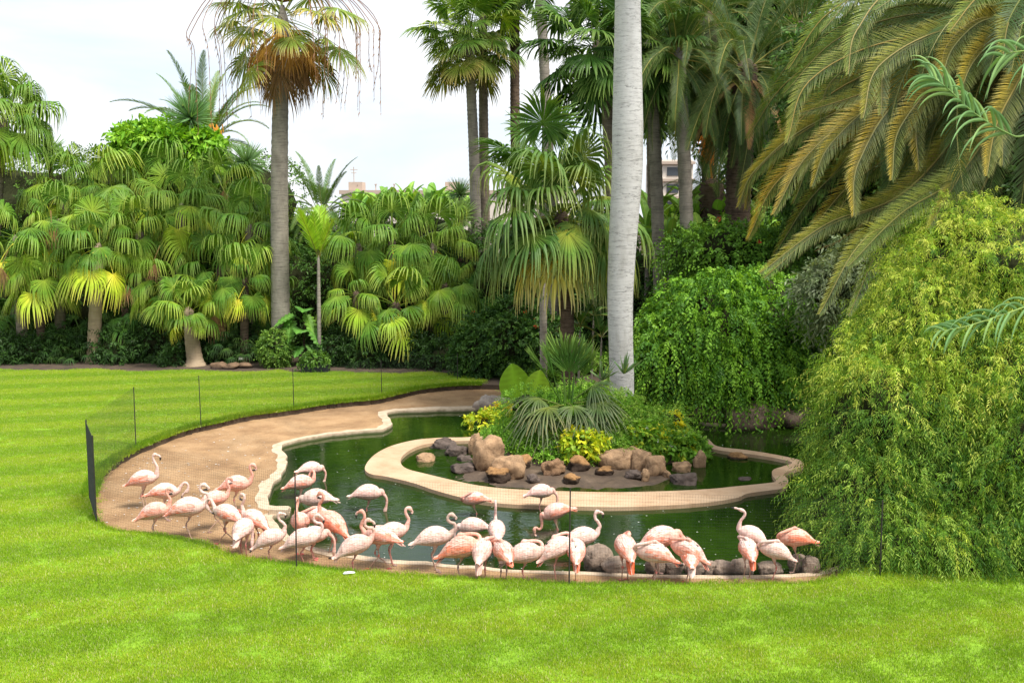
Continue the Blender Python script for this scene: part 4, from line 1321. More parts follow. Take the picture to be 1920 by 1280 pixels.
def banana(x, y, top, label, group, sc=1.0, seed=0):
    r = random.Random(seed)
    rt = root('banana_plant', (x, y, 0.12), label, 'banana plant', group)
    trunk(rt, [(0, 0, 0), (0, 0, top - 1.9 * sc)], [0.14, 0.10], M_TRUNKG, 0, .4, 8, 'stem')
    for i in range(7):
        link('leaf', r.choice(BL), rt, (0, 0, top - 1.75 * sc), (r.uniform(-.15, .15), r.uniform(-.2, .2), i * 2.4 + r.uniform(-.4, .4)), sc * r.uniform(.8, 1.1))
ORD = 'first second third fourth fifth sixth seventh eighth ninth tenth eleventh twelfth thirteenth fourteenth fifteenth sixteenth seventeenth'.split()
for i in range(17):
    px = 662 + i * 14.5; D = 50 + R.uniform(-2, 2)
    q = P(px, 350 + R.uniform(-6, 18), D)
    banana(q.x, q.y, q.z, ORD[i] + ' banana plant from the left in the row before the beige building', 'banana plants in the far row', .9, i)
for i in range(7):
    px = 1222 + i * 22; D = 43 + R.uniform(-2, 2)
    q = P(px, 345 + R.uniform(-8, 25), D)
    banana(q.x, q.y, q.z, ORD[i] + ' banana plant from the left among those behind the slim trunks', 'banana plants behind the slim trunks', 1.0, i + 40)

for i in range(12):
    px = 1225 + (i % 6) * 42 + R.uniform(-10, 10); D = 36.5 + (i // 6) * 1.5
    q = P(px, 400 + (i // 6) * -28 + R.uniform(-10, 25), D)
    banana(q.x, q.y, q.z, ORD[i] + ' strap leaved plant counted along the lit thicket between the slim trunks', 'strap leaved plants between the slim trunks', .75, i + 80)

# ---- dark understory filling between the palms
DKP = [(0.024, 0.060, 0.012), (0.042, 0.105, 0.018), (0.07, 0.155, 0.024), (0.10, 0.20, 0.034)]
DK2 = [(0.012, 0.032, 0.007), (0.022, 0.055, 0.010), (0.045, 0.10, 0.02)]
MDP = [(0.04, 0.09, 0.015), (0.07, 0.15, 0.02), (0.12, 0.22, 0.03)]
def E(px, py, D, rx, ry, rz):
    c = P(px, py, D); k = D / FPX
    return ((c.x, c.y, c.z), (rx * k, ry, rz * k))
UNDER = [
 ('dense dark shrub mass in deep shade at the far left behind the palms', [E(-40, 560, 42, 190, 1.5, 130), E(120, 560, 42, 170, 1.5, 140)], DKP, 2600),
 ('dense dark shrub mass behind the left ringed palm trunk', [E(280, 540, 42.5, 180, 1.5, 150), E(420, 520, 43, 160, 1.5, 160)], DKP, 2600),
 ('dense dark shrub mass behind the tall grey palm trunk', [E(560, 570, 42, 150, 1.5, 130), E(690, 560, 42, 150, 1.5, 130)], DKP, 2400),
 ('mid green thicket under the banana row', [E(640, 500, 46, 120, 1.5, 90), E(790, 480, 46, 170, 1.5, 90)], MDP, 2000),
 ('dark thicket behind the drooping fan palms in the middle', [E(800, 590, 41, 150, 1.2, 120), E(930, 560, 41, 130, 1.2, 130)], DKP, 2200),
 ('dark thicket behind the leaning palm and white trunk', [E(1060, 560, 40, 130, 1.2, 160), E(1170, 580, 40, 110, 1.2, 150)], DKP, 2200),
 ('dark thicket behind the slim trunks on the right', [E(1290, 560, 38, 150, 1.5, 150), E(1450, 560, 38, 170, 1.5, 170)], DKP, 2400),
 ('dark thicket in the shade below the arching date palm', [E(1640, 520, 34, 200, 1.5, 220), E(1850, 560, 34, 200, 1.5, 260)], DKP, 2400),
 ('green thicket behind the weeping palms, upper left', [E(60, 400, 46, 190, 1.5, 100), E(260, 370, 46, 180, 1.5, 100), E(450, 400, 46, 150, 1.5, 110)], MDP, 2600),
]
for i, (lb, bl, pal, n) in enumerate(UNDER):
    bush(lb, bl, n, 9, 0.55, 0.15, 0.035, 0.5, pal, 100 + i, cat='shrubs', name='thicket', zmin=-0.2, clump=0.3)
# low front row shrubs at the edge of the lawn
LOW = [(-20, 655, 37.5, 70, 50), (60, 660, 37.6, 50, 42), (118, 655, 37.8, 45, 45), (225, 650, 37.6, 50, 50), (290, 640, 38, 55, 60), (335, 668, 37.2, 35, 30), (405, 655, 37.7, 35, 45), (460, 645, 38, 45, 55),
       (628, 650, 37, 45, 50), (690, 655, 36.8, 50, 45), (760, 655, 36.6, 55, 52), (830, 665, 36.2, 50, 48)]
for i, (px, py, D, rx, rz) in enumerate(LOW):
    names = ['leftmost low dark shrub at the lawn edge', 'low dark shrub left of the ringed palm trunk, second from the left edge', 'low dark shrub touching the ringed palm trunk', 'low dark shrub right of the ringed palm trunk', 'taller dark shrub between the two short palm trunks', 'low shrub at the left foot of the bottle shaped trunk', 'low shrub right of the bottle shaped trunk', 'dark shrub beside the rocks and tall palm trunk', 'shrub right of the black planter under yellow green fans', 'low dark shrub below the drooping middle fan palms', 'low dark shrub at the bare patch of the lawn edge', 'dark rounded shrub left of the hibiscus hedge']
    bush(names[i], [E(px, py + 8, D, rx, 0.8, rz * .8)], 520, 9, 0.45, 0.14, 0.028, 0.4, DK2, 200 + i, zmin=0.1, clump=0.5, nclump=25)
bush('dark green hibiscus hedge with a few red flowers behind the sand corner', [E(905, 660, 34.5, 55, 0.9, 62), E(965, 640, 34, 60, 0.9, 82), E(1030, 660, 33.5, 50, 0.9, 70)], 3000, 10, 0.36, 0.10, 0.034, 0.4, [(0.02, 0.06, 0.012), (0.04, 0.10, 0.016), (0.07, 0.15, 0.02)], 301, cat='hedge', zmin=0.1, clump=0.35, flowers=(9, (0.75, 0.10, 0.03), 0.10))
bush('small bright ivy shrub hugging the base of the tall palm trunk', [E(515, 652, 36.2, 24, 0.4, 32)], 600, 8, 0.22, 0.07, 0.024, 0.4, MDP + [(0.16, 0.26, 0.04)], 302, zmin=0.1, core=0.5)

# ---- palms
def palm(label, base, top, D, kind, n, elevs, r0=0.18, r1=0.14, mat=None, sc=1.0, seed=0, feather=False, lean=None, az=None, cat='palm tree', group=None, D0=None, mid=None, jit=16, off=0.12, name='palm_tree', zb=0.12, flare=None, ridge=0.03, meshes=3):
    tp = P(top[0], top[1], D)
    D0 = D0 or D
    bx = P(base, 600, D0).x
    rt = root(name, (bx, D0, zb), label, cat, group)
    o_ = Vector((bx, D0, zb))
    T = tp - o_
    pts = [(0, 0, -0.1)]
    if flare: pts = [(0, 0, -0.1), (0.0, 0, 0.25)]
    if mid: q = P(mid[0], mid[1], (D + D0) / 2) - o_; pts.append(tuple(q))
    else: pts.append((T.x * 0.45, T.y * 0.5, T.z * 0.5))
    pts.append(tuple(T))
    rads = [r0, r0 * 0.98 + r1 * 0.02, r1] if not flare else [flare, r0 * 1.15, r0, r1]
    trunk(rt, pts, rads, mat or M_TRUNK, ridge)
    if n: crown(rt, T, kind, n, elevs, sc, seed + 3, feather, az, jit, meshes, off)
    return rt, T
WE = [75, 55, 40, 20, 5, -15, -35]
palm('short fan palm with a ringed pale trunk and hanging lime fans, left', 172, (185, 455), 37.4, 'weeping', 24, [75, 60, 40, 20, 5, -15, -35], 0.23, 0.19, M_TRUNKB, .88, 1, flare=.42)
palm('small fan palm with a bottle shaped trunk beside the left lawn edge', 362, (352, 575), 36.6, 'small', 20, [75, 60, 40, 20, 5, -15], 0.26, 0.17, M_TRUNKB, .98, 2, flare=.56)
palm('fan palm at the left edge with yellowed hanging fans', 40, (30, 440), 38, 'weeping', 20, [60, 40, 20, 0, -20, -40], .2, .16, M_TRUNK, .95, 3)
palm('second fan palm from the left edge, just above the lawn', 110, (110, 410), 38.6, 'weeping', 18, WE, .2, .16, M_TRUNK, .9, 4)
palm('fan palm with long weeping tips between the two short trunks, lower', 262, (262, 430), 38.6, 'weeping', 20, WE, .2, .16, M_TRUNK, .92, 5)
palm('fan palm with upright pleated fans, upper centre of the left group', 335, (340, 380), 39.2, 'weeping', 20, WE, .2, .16, M_TRUNK, .98, 6)
palm('fan palm with a dark forked trunk left of the tall grey trunk', 418, (415, 495), 37.8, 'weeping', 18, [60, 40, 20, 0, -20, -40], .28, .2, M_TRUNKD, .88, 7, ridge=.08)
palm('fan palm whose fans touch the tall grey trunk on its left side', 470, (468, 420), 38.2, 'weeping', 18, WE, .2, .16, M_TRUNK, .92, 8)
palm('tall dark green fan palm rising at the left picture edge', -25, (8, 215), 41, 'weeping', 34, [80, 60, 50, 40, 20, 5, -15], .22, .18, M_TRUNK, 1.15, 9)
palm('fan palm in the back row above the left lime fans', 115, (122, 345), 41.5, 'weeping', 20, WE, .2, .16, M_TRUNK, 1.0, 10)
palm('fan palm in the back row with silvery drooping tips', 210, (212, 350), 41.5, 'weeping', 20, WE, .2, .16, M_TRUNK, 1.05, 11)
palm('fan palm in the back row below the bright green tree', 300, (300, 350), 42, 'weeping', 20, WE, .2, .16, M_TRUNK, 1.05, 12)
palm('fan palm in the back row left of the tall grey trunk', 420, (425, 360), 41.5, 'weeping', 20, WE, .2, .16, M_TRUNK, 1.0, 13)
palm('fan palm low in the dark, left half of the shade', 230, (235, 575), 38.4, 'weepdark', 12, [60, 30, 10, -15], .15, .12, M_TRUNKD, .8, 14)
palm('fan palm deep in the shade at the left edge', 20, (30, 560), 39, 'weepdark', 14, [60, 30, 10, -15], .15, .12, M_TRUNKD, .95, 15)
palm('dark fan palm behind the forked trunk', 470, (490, 560), 38.8, 'weepdark', 14, [60, 30, 10, -15], .15, .12, M_TRUNKD, .95, 16)
palm('fan palm low between the ringed and bottle trunks', 300, (305, 520), 37.9, 'weeping', 18, [60, 40, 20, 5, -15, -35], .16, .13, M_TRUNKD, .85, 90)
palm('fan palm low at the far left under the yellowed fans', 75, (70, 500), 37.7, 'weeping', 18, [60, 40, 20, 5, -15, -35], .16, .13, M_TRUNKD, .85, 91)
palm('fan palm low in front of the tall grey trunk, left side', 455, (460, 520), 37.2, 'weeping', 18, [60, 40, 20, 5, -15, -35], .16, .13, M_TRUNKD, .85, 92)
palm('fan palm low on the right edge of the middle clump', 830, (835, 530), 37.6, 'weeping', 18, [60, 40, 20, 5, -15, -35], .16, .13, M_TRUNKD, .85, 93)
palm('fan palm low on the left edge of the middle clump', 665, (668, 545), 37.4, 'weeping', 16, [60, 40, 20, 5, -15, -35], .16, .13, M_TRUNKD, .78, 94)
# a few dry brown fans hanging in the left group
for i, (px, py, D) in enumerate([(15, 470, 37.2), (95, 395, 38), (300, 460, 37.9), (400, 560, 37.2), (430, 330, 40.8), (238, 500, 37.9)]):
    c = P(px, py, D); tr_ = min([o for o in COL.objects if o.name.startswith('palm_tree')], key=lambda o: abs(o.location.x - c.x) + abs(o.location.y - c.y))
    link('leaf', fan_mesh('brown', -58, i % 2), tr_, tuple(c - tr_.location), (0, 0, -1.5 + R.uniform(-.8, .8)), .85)['label'] = 'dead brown fan'
# middle clump
palm('drooping fan palm of the middle clump, upper one beneath the bananas', 735, (735, 445), 38.8, 'weeping', 22, WE, .18, .15, M_TRUNK, .98, 20)
palm('drooping fan palm of the middle clump, left beside the young feather palm', 668, (672, 455), 39.2, 'weeping', 20, WE, .18, .15, M_TRUNK, .92, 21)
palm('drooping fan palm of the middle clump, right side by the paired trunks', 810, (812, 455), 39.0, 'weeping', 20, WE, .18, .15, M_TRUNK, .95, 22)
palm('low fan palm of the middle clump with lime fans reaching the lawn', 745, (742, 565), 37.0, 'small', 20, [60, 40, 20, 5, -15, -35], .2, .16, M_TRUNKD, 1.22, 23)
palm('dark fan palm hidden low behind the middle clump', 860, (850, 560), 39, 'weepdark', 14, [60, 30, 10, -15], .15, .12, M_TRUNKD, 1.0, 24)
# centre weeping palm with the leaning rough trunk
rt, T = palm('weeping fan palm with rough leaning trunk, left of the white trunk', 1068, (1052, 392), 28.5, 'grey', 34, [75, 60, 40, 25, 10, -5], .20, .20, M_TRUNKD, 1.22, 30, zb=0.4, ridge=.07, D0=28.2, mid=(1062, 560))
for a_, e_, s_, kk in ((200, -35, 1.0, 'grey'), (232, -35, .95, 'grey'), (295, -35, .95, 'grey'), (262, -35, 1.0, 'grey'), (328, -5, 1.1, 'grey'), (345, -35, 1.0, 'grey'), (185, -5, 1.15, 'grey'), (178, 10, 1.2, 'grey'), (5, 10, 1.1, 'grey'), (275, 10, 1.0, 'grey')):
    link('leaf', fan_mesh(kk, e_, 1), rt, (T.x, T.y, T.z - 0.35), (0, 0, math.radians(a_)), s_ * 1.2)
palm('open crowned fan palm with stiff dark fans above the weeping one', 1020, (1018, 300), 32, 'stiff', 11, [75, 60, 40, 25, 10], .12, .10, M_TRUNKG, 1.15, 31, mid=(1018, 450))
# the tall one on the left
rt, T = palm('tallest left palm with thick grey trunk and orange dead fans', 525, (530, 10), 37.0, 'wash', 34, [75, 55, 40, 25, 10, 0, -15, -30], .31, .25, M_TRUNKG, 1.12, 40, flare=.60, mid=(524, 330), ridge=.02, off=.25, name='palm_tree')
for i in range(14):
    a_ = i * 2.39996
    link('leaf', fan_mesh('orange', (-55, -40, -20)[i % 3], i % 2), rt, (T.x + .25 * math.cos(a_), T.y + .25 * math.sin(a_), T.z - .45 - .05 * i), (0, 0, a_), R.uniform(.9, 1.15))
for i in range(20):
    a_ = i * 2.39996 + 1
    link('leaf', fan_mesh('brown', -70 if i % 2 else -58, i % 2), rt, (T.x + .3 * math.cos(a_), T.y + .3 * math.sin(a_), T.z - .9 - .06 * i), (0, 0, a_), R.uniform(.85, 1.15))
# hanging dry threads of the flower stalks
for i in range(30):
    a_ = R.uniform(0, 6.283); rr_ = R.uniform(2.0, 3.5); zz = T.z + R.uniform(-.4, .5)
    mb = MB()
    p0 = np.array([T.x + rr_ * math.cos(a_), T.y + rr_ * math.sin(a_), zz - 0.25 * rr_])
    path = catmull([(T.x, T.y, T.z + .1), (T.x + .6 * rr_ * math.cos(a_), T.y + .6 * rr_ * math.sin(a_), T.z + .55), p0, p0 + np.array([.1, 0, -R.uniform(.6, 1.5)]), p0 + np.array([R.uniform(-.1, .2), 0, -R.uniform(1.8, 3.6)])], 22)
    tube(mb, path, np.linspace(.018, .008, 22), 4, (0.30, 0.16, 0.09))
    for q in range(12, 22):
        for s_ in range(2):
            e0 = path[q]; mb.add([e0, e0 + np.array([R.uniform(-.09, .09), R.uniform(-.09, .09), -R.uniform(.12, .3)]), e0 + np.array([.015, 0, -.05])], [(0, 1, 2)], (0.34, 0.19, 0.11))
    mb.obj('flower_stalk', M_DEAD, rt)
# paired trunks
palm('left trunk of the close pair of tall fan palms, fan crown in front', 897, (878, 58), 41.5, 'washg', 44, [75, 55, 40, 25, 10, 0, -15, -30, -30, -55, -55], .22, .19, M_TRUNKG, 1.3, 50, mid=(890, 330), off=.2)
palm('right trunk of the close pair of tall fan palms, darker', 915, (905, 20), 42.6, 'washg', 30, [75, 55, 40, 10, 0, -15, -30, -55], .21, .18, M_TRUNK, 1.05, 51, mid=(908, 330), off=.2)
palm('tall palm with dark rough trunk running out of the top, left of the pale one', 975, (966, -70), 43.5, 'washd', 22, [55, 40, 10, 0, -15, -30, -55], .21, .19, M_TRUNKD, 1.1, 52, mid=(966, 250), off=.2)
palm('slender tall palm with smooth grey trunk running out of the top, centre', 1040, (1008, -120), 38.5, 'washd', 20, [55, 40, 10, 0, -15], .21, .18, M_TRUNKG, 1.1, 53, mid=(1030, 330), off=.2)
palm('fan palm with a full dark crown immediately left of the white trunk top', 1155, (1118, 75), 34.5, 'washd', 46, [75, 55, 40, 25, 10, 0, -15, -30, -55], .20, .18, M_TRUNK, 1.22, 54, mid=(1142, 260), off=.2)
palm('fan palm with slim spotted trunk immediately right of the white trunk', 1243, (1212, 75), 35.5, 'washd', 46, [75, 55, 40, 25, 10, 0, -15, -30, -55], .22, .19, M_TRUNKG, 1.15, 55, mid=(1228, 270), off=.2)
palm('thinner palm trunk hidden behind the slim spotted one', 1228, (1218, 150), 40.5, 'washd', 18, [10, 0, -15, -30, -55], .20, .18, M_TRUNK, 1.2, 56, mid=(1222, 300), off=.2)
palm('palm with dark trunk leaning left under heavy feather leaves', 1300, (1272, 90), 34.5, 'phoend', 52, [70, 50, 35, 20, 5, -10, -25, -45], .23, .20, M_TRUNKG, 1.0, 57, feather=True, mid=(1283, 300), off=.2)
rt8, T8 = palm('stout date palm with a knobbly trunk behind the arching leaves', 1378, (1400, 110), 35.0, 'phoend', 64, [70, 50, 35, 20, 5, -10, -25, -45, -65], .44, .40, M_TRUNKD, 1.08, 58, feather=True, mid=(1385, 350), off=.3, ridge=.07)
dead = pinnate(arc(-35, 3.4, 1.2), 70, .38, .02, PAL['brown'], 3, .2).mesh('dead_leaf', M_DEAD)
for a_ in (200, 262, 300): link('leaf', dead, rt8, (T8.x, T8.y, T8.z - .5), (0, 0, math.radians(a_)))
rt, T = palm('young date palm with an orange fruit stalk between the trunks', 1330, (1335, 335), 38.0, 'phoens', 22, [70, 50, 35, 20, 5], .42, .46, M_TRUNKD, .8, 59, feather=True, off=.2, ridge=.10)
mb = MB()
for i in range(60):
    c = np.array([T.x - .35 + R.uniform(-.25, .3), T.y - .6, T.z + 1.2 + R.uniform(-.45, .4)])
    tube(mb, [c, c + np.array([R.uniform(-.15, .15), -.05, -.3])], [.02, .012], 4, (0.80, 0.28, 0.03))
tube(mb, [(T.x, T.y, T.z), (T.x - .2, T.y - .3, T.z + .9), (T.x - .3, T.y - .6, T.z + 1.4)], .035, 5, (0.75, 0.32, 0.05))
mb.obj('fruit_stalk', M_ATT, rt)
rt, T = palm('date palm with grey green upswept feather leaves behind the left group', 375, (380, 255), 46.5, 'phoenix', 58, [70, 60, 50, 35, 20, 5, -10], .4, .36, M_TRUNKD, .95, 60, feather=True, off=.3)
mb = MB()
for i in range(60):
    c = np.array([T.x + .8 + R.uniform(-.6, .6), T.y - 1.6, T.z - .1 + R.uniform(-.35, .55)])
    tube(mb, [c, c + np.array([R.uniform(-.15, .15), -.05, -.35])], [.03, .018], 4, (0.78, 0.36, 0.05))
mb.obj('fruit_stalk', M_ATT, rt)
palm('small date palm with arching leaves right of the tall grey trunk', 600, (602, 388), 43.5, 'phoenix', 34, [70, 50, 35, 20, 5, -10], .35, .3, M_TRUNKD, .72, 61, feather=True, off=.2)
palm('date palm high behind the top right canopy', 1490, (1500, 40), 40, 'phoend', 54, [70, 50, 35, 20, 5, -10, -25], .4, .36, M_TRUNKD, 1.2, 62, feather=True, off=.2)
palm('date palm filling the canopy between the slim trunks, high up', 1330, (1330, 20), 39, 'phoend', 30, [50, 35, 20, 5, -10, -25, -45], .3, .28, M_TRUNKD, 1.1, 63, feather=True, off=.2)
palm('young feather palm with yellow green upright leaves and a thin ringed stem', 597, (597, 478), 36.4, 'seed', 9, [80, 75, 70, 60], .075, .05, M_TRUNKG, 1.12, 64, feather=True, off=.03, jit=4)

# ---- spiky rosettes (yuccas)
def spiky_leaf():
    mb = MB(); r = np.random.RandomState(4)
    S_ = [0, .3, .7, 1.0]; w = [.018, .026, .018, .002]
    V = []
    for s_, ww in zip(S_, w): V += [(s_, -ww, .008), (s_, 0, 0), (s_, ww, .008)]
    F = [(k * 3 + q, k * 3 + q + 1, k * 3 + q + 4, k * 3 + q + 3) for k in range(3) for q in range(2)]
    c = [np.array((0.10, 0.17, 0.07)) * (1.0 + .3 * (k // 3)) for k in range(12)]
    mb.add(V, F, np.array(c)); return mb
def rosette(label, px, py, D, rad, base=None, n=150, seed=0):
    r = np.random.RandomState(seed)
    c = P(px, py, D)
    rt = root('yucca', (c.x, D, .12), label, 'yucca')
    trunk(rt, [(0, 0, 0), (.1, 0, (c.z - .12) * .5), (0, 0, c.z - .12)], [.13, .1, .09], M_TRUNKD, .08)
    V0 = np.array(spiky_leaf().V[0]); F0 = spiky_leaf().F[0]; C0 = np.array(spiky_leaf().C[0])
    mb = MB()
    for i in range(n):
        d = norm(r.randn(3)); 
        if d[2] < -.55: d[2] = -d[2]
        s = norm(np.cross(d, r.randn(3))); u_ = np.cross(d, s)
        M_ = np.stack([d, s, u_], 0)
        Lq = rad * (0.8 + .3 * r.rand())
        V = (V0 * np.array([Lq, 1.0, 1.0])) @ M_ + np.array([0, 0, c.z - .12]); mb.add(V, F0, C0 * (.75 + .6 * r.rand()))
    f = mb.obj('leaves', M_LEAF, rt); f['kind'] = 'stuff'
rosette('yucca with a round spiky head above the bright green tree', 358, 222, 43.5, 1.25, n=260, seed=1)
rosette('small yucca head beside the tall left fan palm', 92, 285, 42.5, .85, n=150, seed=2)
rosette('spiky yucca head just left of the tall grey trunk', 462, 305, 42, 1.0, n=180, seed=3)
rosette('spiky yucca head near the paired trunks, upper', 862, 365, 44, .8, n=140, seed=4)
rosette('spiky yucca head near the paired trunks, lower, on a brown shaggy stem', 858, 408, 41, .95, n=170, seed=5)
bush('bright lime green umbrella leaved tree topping the left group', [E(270, 268, 43.6, 45, .9, 22), E(340, 275, 43.6, 70, .9, 22), E(300, 255, 43.9, 40, .7, 16)], 900, 8, .5, .34, .075, .35, [(0.08, 0.22, 0.015), (0.17, 0.36, 0.02), (0.27, 0.46, 0.04)], 310, cat='tree', name='umbrella_tree', zmin=0.1, core=.6)
# shade ferns and lady palms low on the left
for i, (px, py, D) in enumerate([(-10, 640, 38), (50, 630, 38), (105, 640, 37.8), (150, 620, 38), (215, 620, 38), (135, 670, 37.3), (430, 640, 37.2), (470, 655, 37.2), (700, 640, 37), (860, 600, 37)]):
    c = P(px, py, D)
    rt = root('lady_palm', (c.x, D, .12), ('leftmost small dark fan leaved shade plant at the lawn edge', 'small dark shade plant left of the second low shrub', 'small fan leaved shade plant left of the ringed trunk', 'small fan leaved plant behind the ringed palm trunk', 'small fan leaved plant right of the ringed palm trunk', 'small low fan leaved plant before the ringed trunk shrubs', 'small fan leaved plant left of the rocks', 'small fan leaved plant close to the tall grey trunk foot', 'small fan leaved plant beneath the middle clump', 'small fan leaved plant near the paired trunk feet')[i], 'shade plant', 'small fan leaved plants in the shade')
    for s_ in range(3):
        dx = (s_ - 1) * .35; hh = max(.4, (c.z - .12)) * (1 - .15 * abs(s_ - 1))
        trunk(rt, [(dx, 0, 0), (dx, 0, hh)], [.02, .015], M_TRUNKD, 0, .3, 6, 'stem')
        crown(rt, (dx, 0, hh), 'lady', 8, [60, 40, 20, 0], 1.15, i * 3 + s_, off=.02, meshes=2)
for i, (px, py, D) in enumerate([(1085, 610, 30), (1110, 590, 30.5), (1060, 560, 31), (1125, 630, 29.8)]):
    c = P(px, py, D)
    rt = root('areca_palm', (c.x, D, .12), ('slim feather palm in the shade right of the leaning trunk', 'taller slim feather palm behind the white trunk foot', 'slim feather palm left of the leaning rough trunk', 'lowest slim feather palm beside the white trunk foot')[i], 'small palm', 'slim shade palms beside the white trunk')
    trunk(rt, [(0, 0, 0), (.05, 0, c.z - .1)], [.035, .03], M_TRUNKG, 0, .3, 8, 'stem')
    crown(rt, (.05, 0, c.z - .1), 'areca', 7, [70, 50, 35, 20], .8, i, True, off=.02)
# monstera by the tall trunk
def heart_leaf(L=0.7, Wd=0.3, col=(0.10, 0.24, 0.03), rip=0.0, elev=-30, stalk=0.5):
    mb = MB()
    st = arc(60, stalk, 1.6, 6); tube(mb, st, .012, 4, np.array(col) * .9)
    p0 = st[-1]; e = math.radians(elev)
    d = np.array([math.cos(e), 0, math.sin(e)]); nrm_ = np.array([-math.sin(e), 0, math.cos(e)])
    n = 12; V = []; C = []
    for k in range(n):
        t_ = k / (n - 1); x = -0.16 + 1.16 * t_
        w = Wd * (math.sin(math.pi * min(1, t_ * .8 + .17)) ** .7) * (1 if t_ < .97 else .2)
        if rip and k % 2: w *= 1 - rip
        q = p0 + d * L * x + np.array([0, 0, -0.25 * L * t_ * t_])
        V += [q + np.array([-.06 * L, -w, 0]) + nrm_ * w * .25, q + np.array([0, -w * .5, 0]) + nrm_ * w * .2, q, q + np.array([0, w * .5, 0]) + nrm_ * w * .2, q + np.array([-.06 * L, w, 0]) + nrm_ * w * .25]
        sh = 0.85 if k % 2 else 1.1
        C += [np.array(col) * sh] * 2 + [np.array(col) * 1.5] + [np.array(col) * sh] * 2
    F = [(k * 5 + q, k * 5 + q + 1, k * 5 + q + 6, k * 5 + q + 5) for k in range(n - 1) for q in range(4)]
    mb.add(V, F, np.array(C))
    return mb.mesh('heart_leaf', M_LEAF)
mons = [heart_leaf(.62, .30, (0.08, 0.19, 0.03), .35, e) for e in (-20, -50, 10)]
c = P(568, 640, 37)
rt = root('monstera', (c.x, 37, .12), 'monstera with big glossy slotted leaves right of the tall palm foot', 'plant')
for i in range(13):
    link('leaf', mons[i % 3], rt, (R.uniform(-.2, .2), R.uniform(-.2, .1), R.uniform(.4, 2.0)), (R.uniform(-.3, .3), 0, math.radians(180 + R.uniform(0, 180))), R.uniform(.8, 1.25))
trunk(rt, [(0, 0, 0), (.1, 0, 1.9)], [.05, .03], M_TRUNKD, 0, .3, 8, 'stem')
# planter and rocks at the lawn edge
c = at(592, 698, .14)
rt = root('planter', (c.x, c.y, .14), 'black rectangular plastic planter at the lawn edge', 'planter')
m_pl = flat('planter_plastic', (0.022, 0.024, 0.028), 0.5, 0.4)
mb = MB()
for (x, y, sx, sy) in ((0, -.22, .95, .03), (0, .22, .95, .03), (-.46, 0, .03, .41), (.46, 0, .03, .41)): box(mb, (x, y, .16), (sx, sy, .32))
mb.obj('box', m_pl, rt)
mb = MB(); box(mb, (0, 0, .27), (.88, .40, .02)); mb.obj('potting_soil', MATS['soil'], rt)
c = P(590, 672, c.y)
bush('low leafy green plant growing in the black planter', [((c.x, c.y, .58), (.42, .22, .2))], 160, 7, .2, .09, .03, .3, MDP, 303, cat='plant', name='plant', zmin=.1, core=.5)
for i, (px, py, s_, lb) in enumerate([(408, 692, .24, 'dark rock at the lawn edge, left of the three'), (432, 693, .22, 'brown rock at the lawn edge, middle of the three'), (458, 691, .20, 'dark rock at the lawn edge, right of the three')]):
    c = at(px, py, .14)
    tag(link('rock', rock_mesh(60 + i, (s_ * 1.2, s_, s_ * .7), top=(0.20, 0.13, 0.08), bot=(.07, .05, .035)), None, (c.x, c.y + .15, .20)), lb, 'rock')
c = at(453, 684, .14)
tag(link('stone', rock_mesh(66, (.1, .09, .08), 2, top=(0.8, 0.78, 0.72), bot=(0.6, .58, .5)), None, (c.x, c.y, .36)), 'white round stone lying on the dark rocks by the lawn', 'stone')

# ---- royal palm: white swollen trunk behind the island mound
bse = P(1166, 700, 26.6)
rt = root('royal_palm', (bse.x, 26.6, -.1), 'thick smooth white palm trunk rising behind the island, cut off by the picture top', 'palm tree')
prof = [(1166, 720, 23), (1164, 640, 23), (1163, 560, 24), (1166, 480, 25.5), (1171, 400, 27), (1176, 320, 28.5), (1177, 240, 28.5), (1177, 160, 26.5), (1177, 80, 24.5), (1177, 0, 23), (1178, -120, 21)]
D_ = 26.6
pts = [tuple(P(a_, b_, D_) - Vector((bse.x, 26.6, -.1))) for a_, b_, c_ in prof]
pts = [(pts[0][0], 0, 0)] + pts
rad = [23 * D_ / FPX] + [c_ * D_ / FPX for a_, b_, c_ in prof]
mb = MB(); path = catmull(pts, 150)
rr = np.interp(np.linspace(0, 1, 150), np.linspace(0, 1, len(rad)), rad)
tube(mb, path, rr * (1 + 0.006 * (RN.rand(150) - .5)), 30)
mb.obj('trunk', M_ROYAL, rt, True)
T = np.array(pts[-1])
crown(rt, T + np.array([0, 0, 1.0]), 'phoenix', 14, [70, 50, 35, 20, 5], 1.0, 9, True)

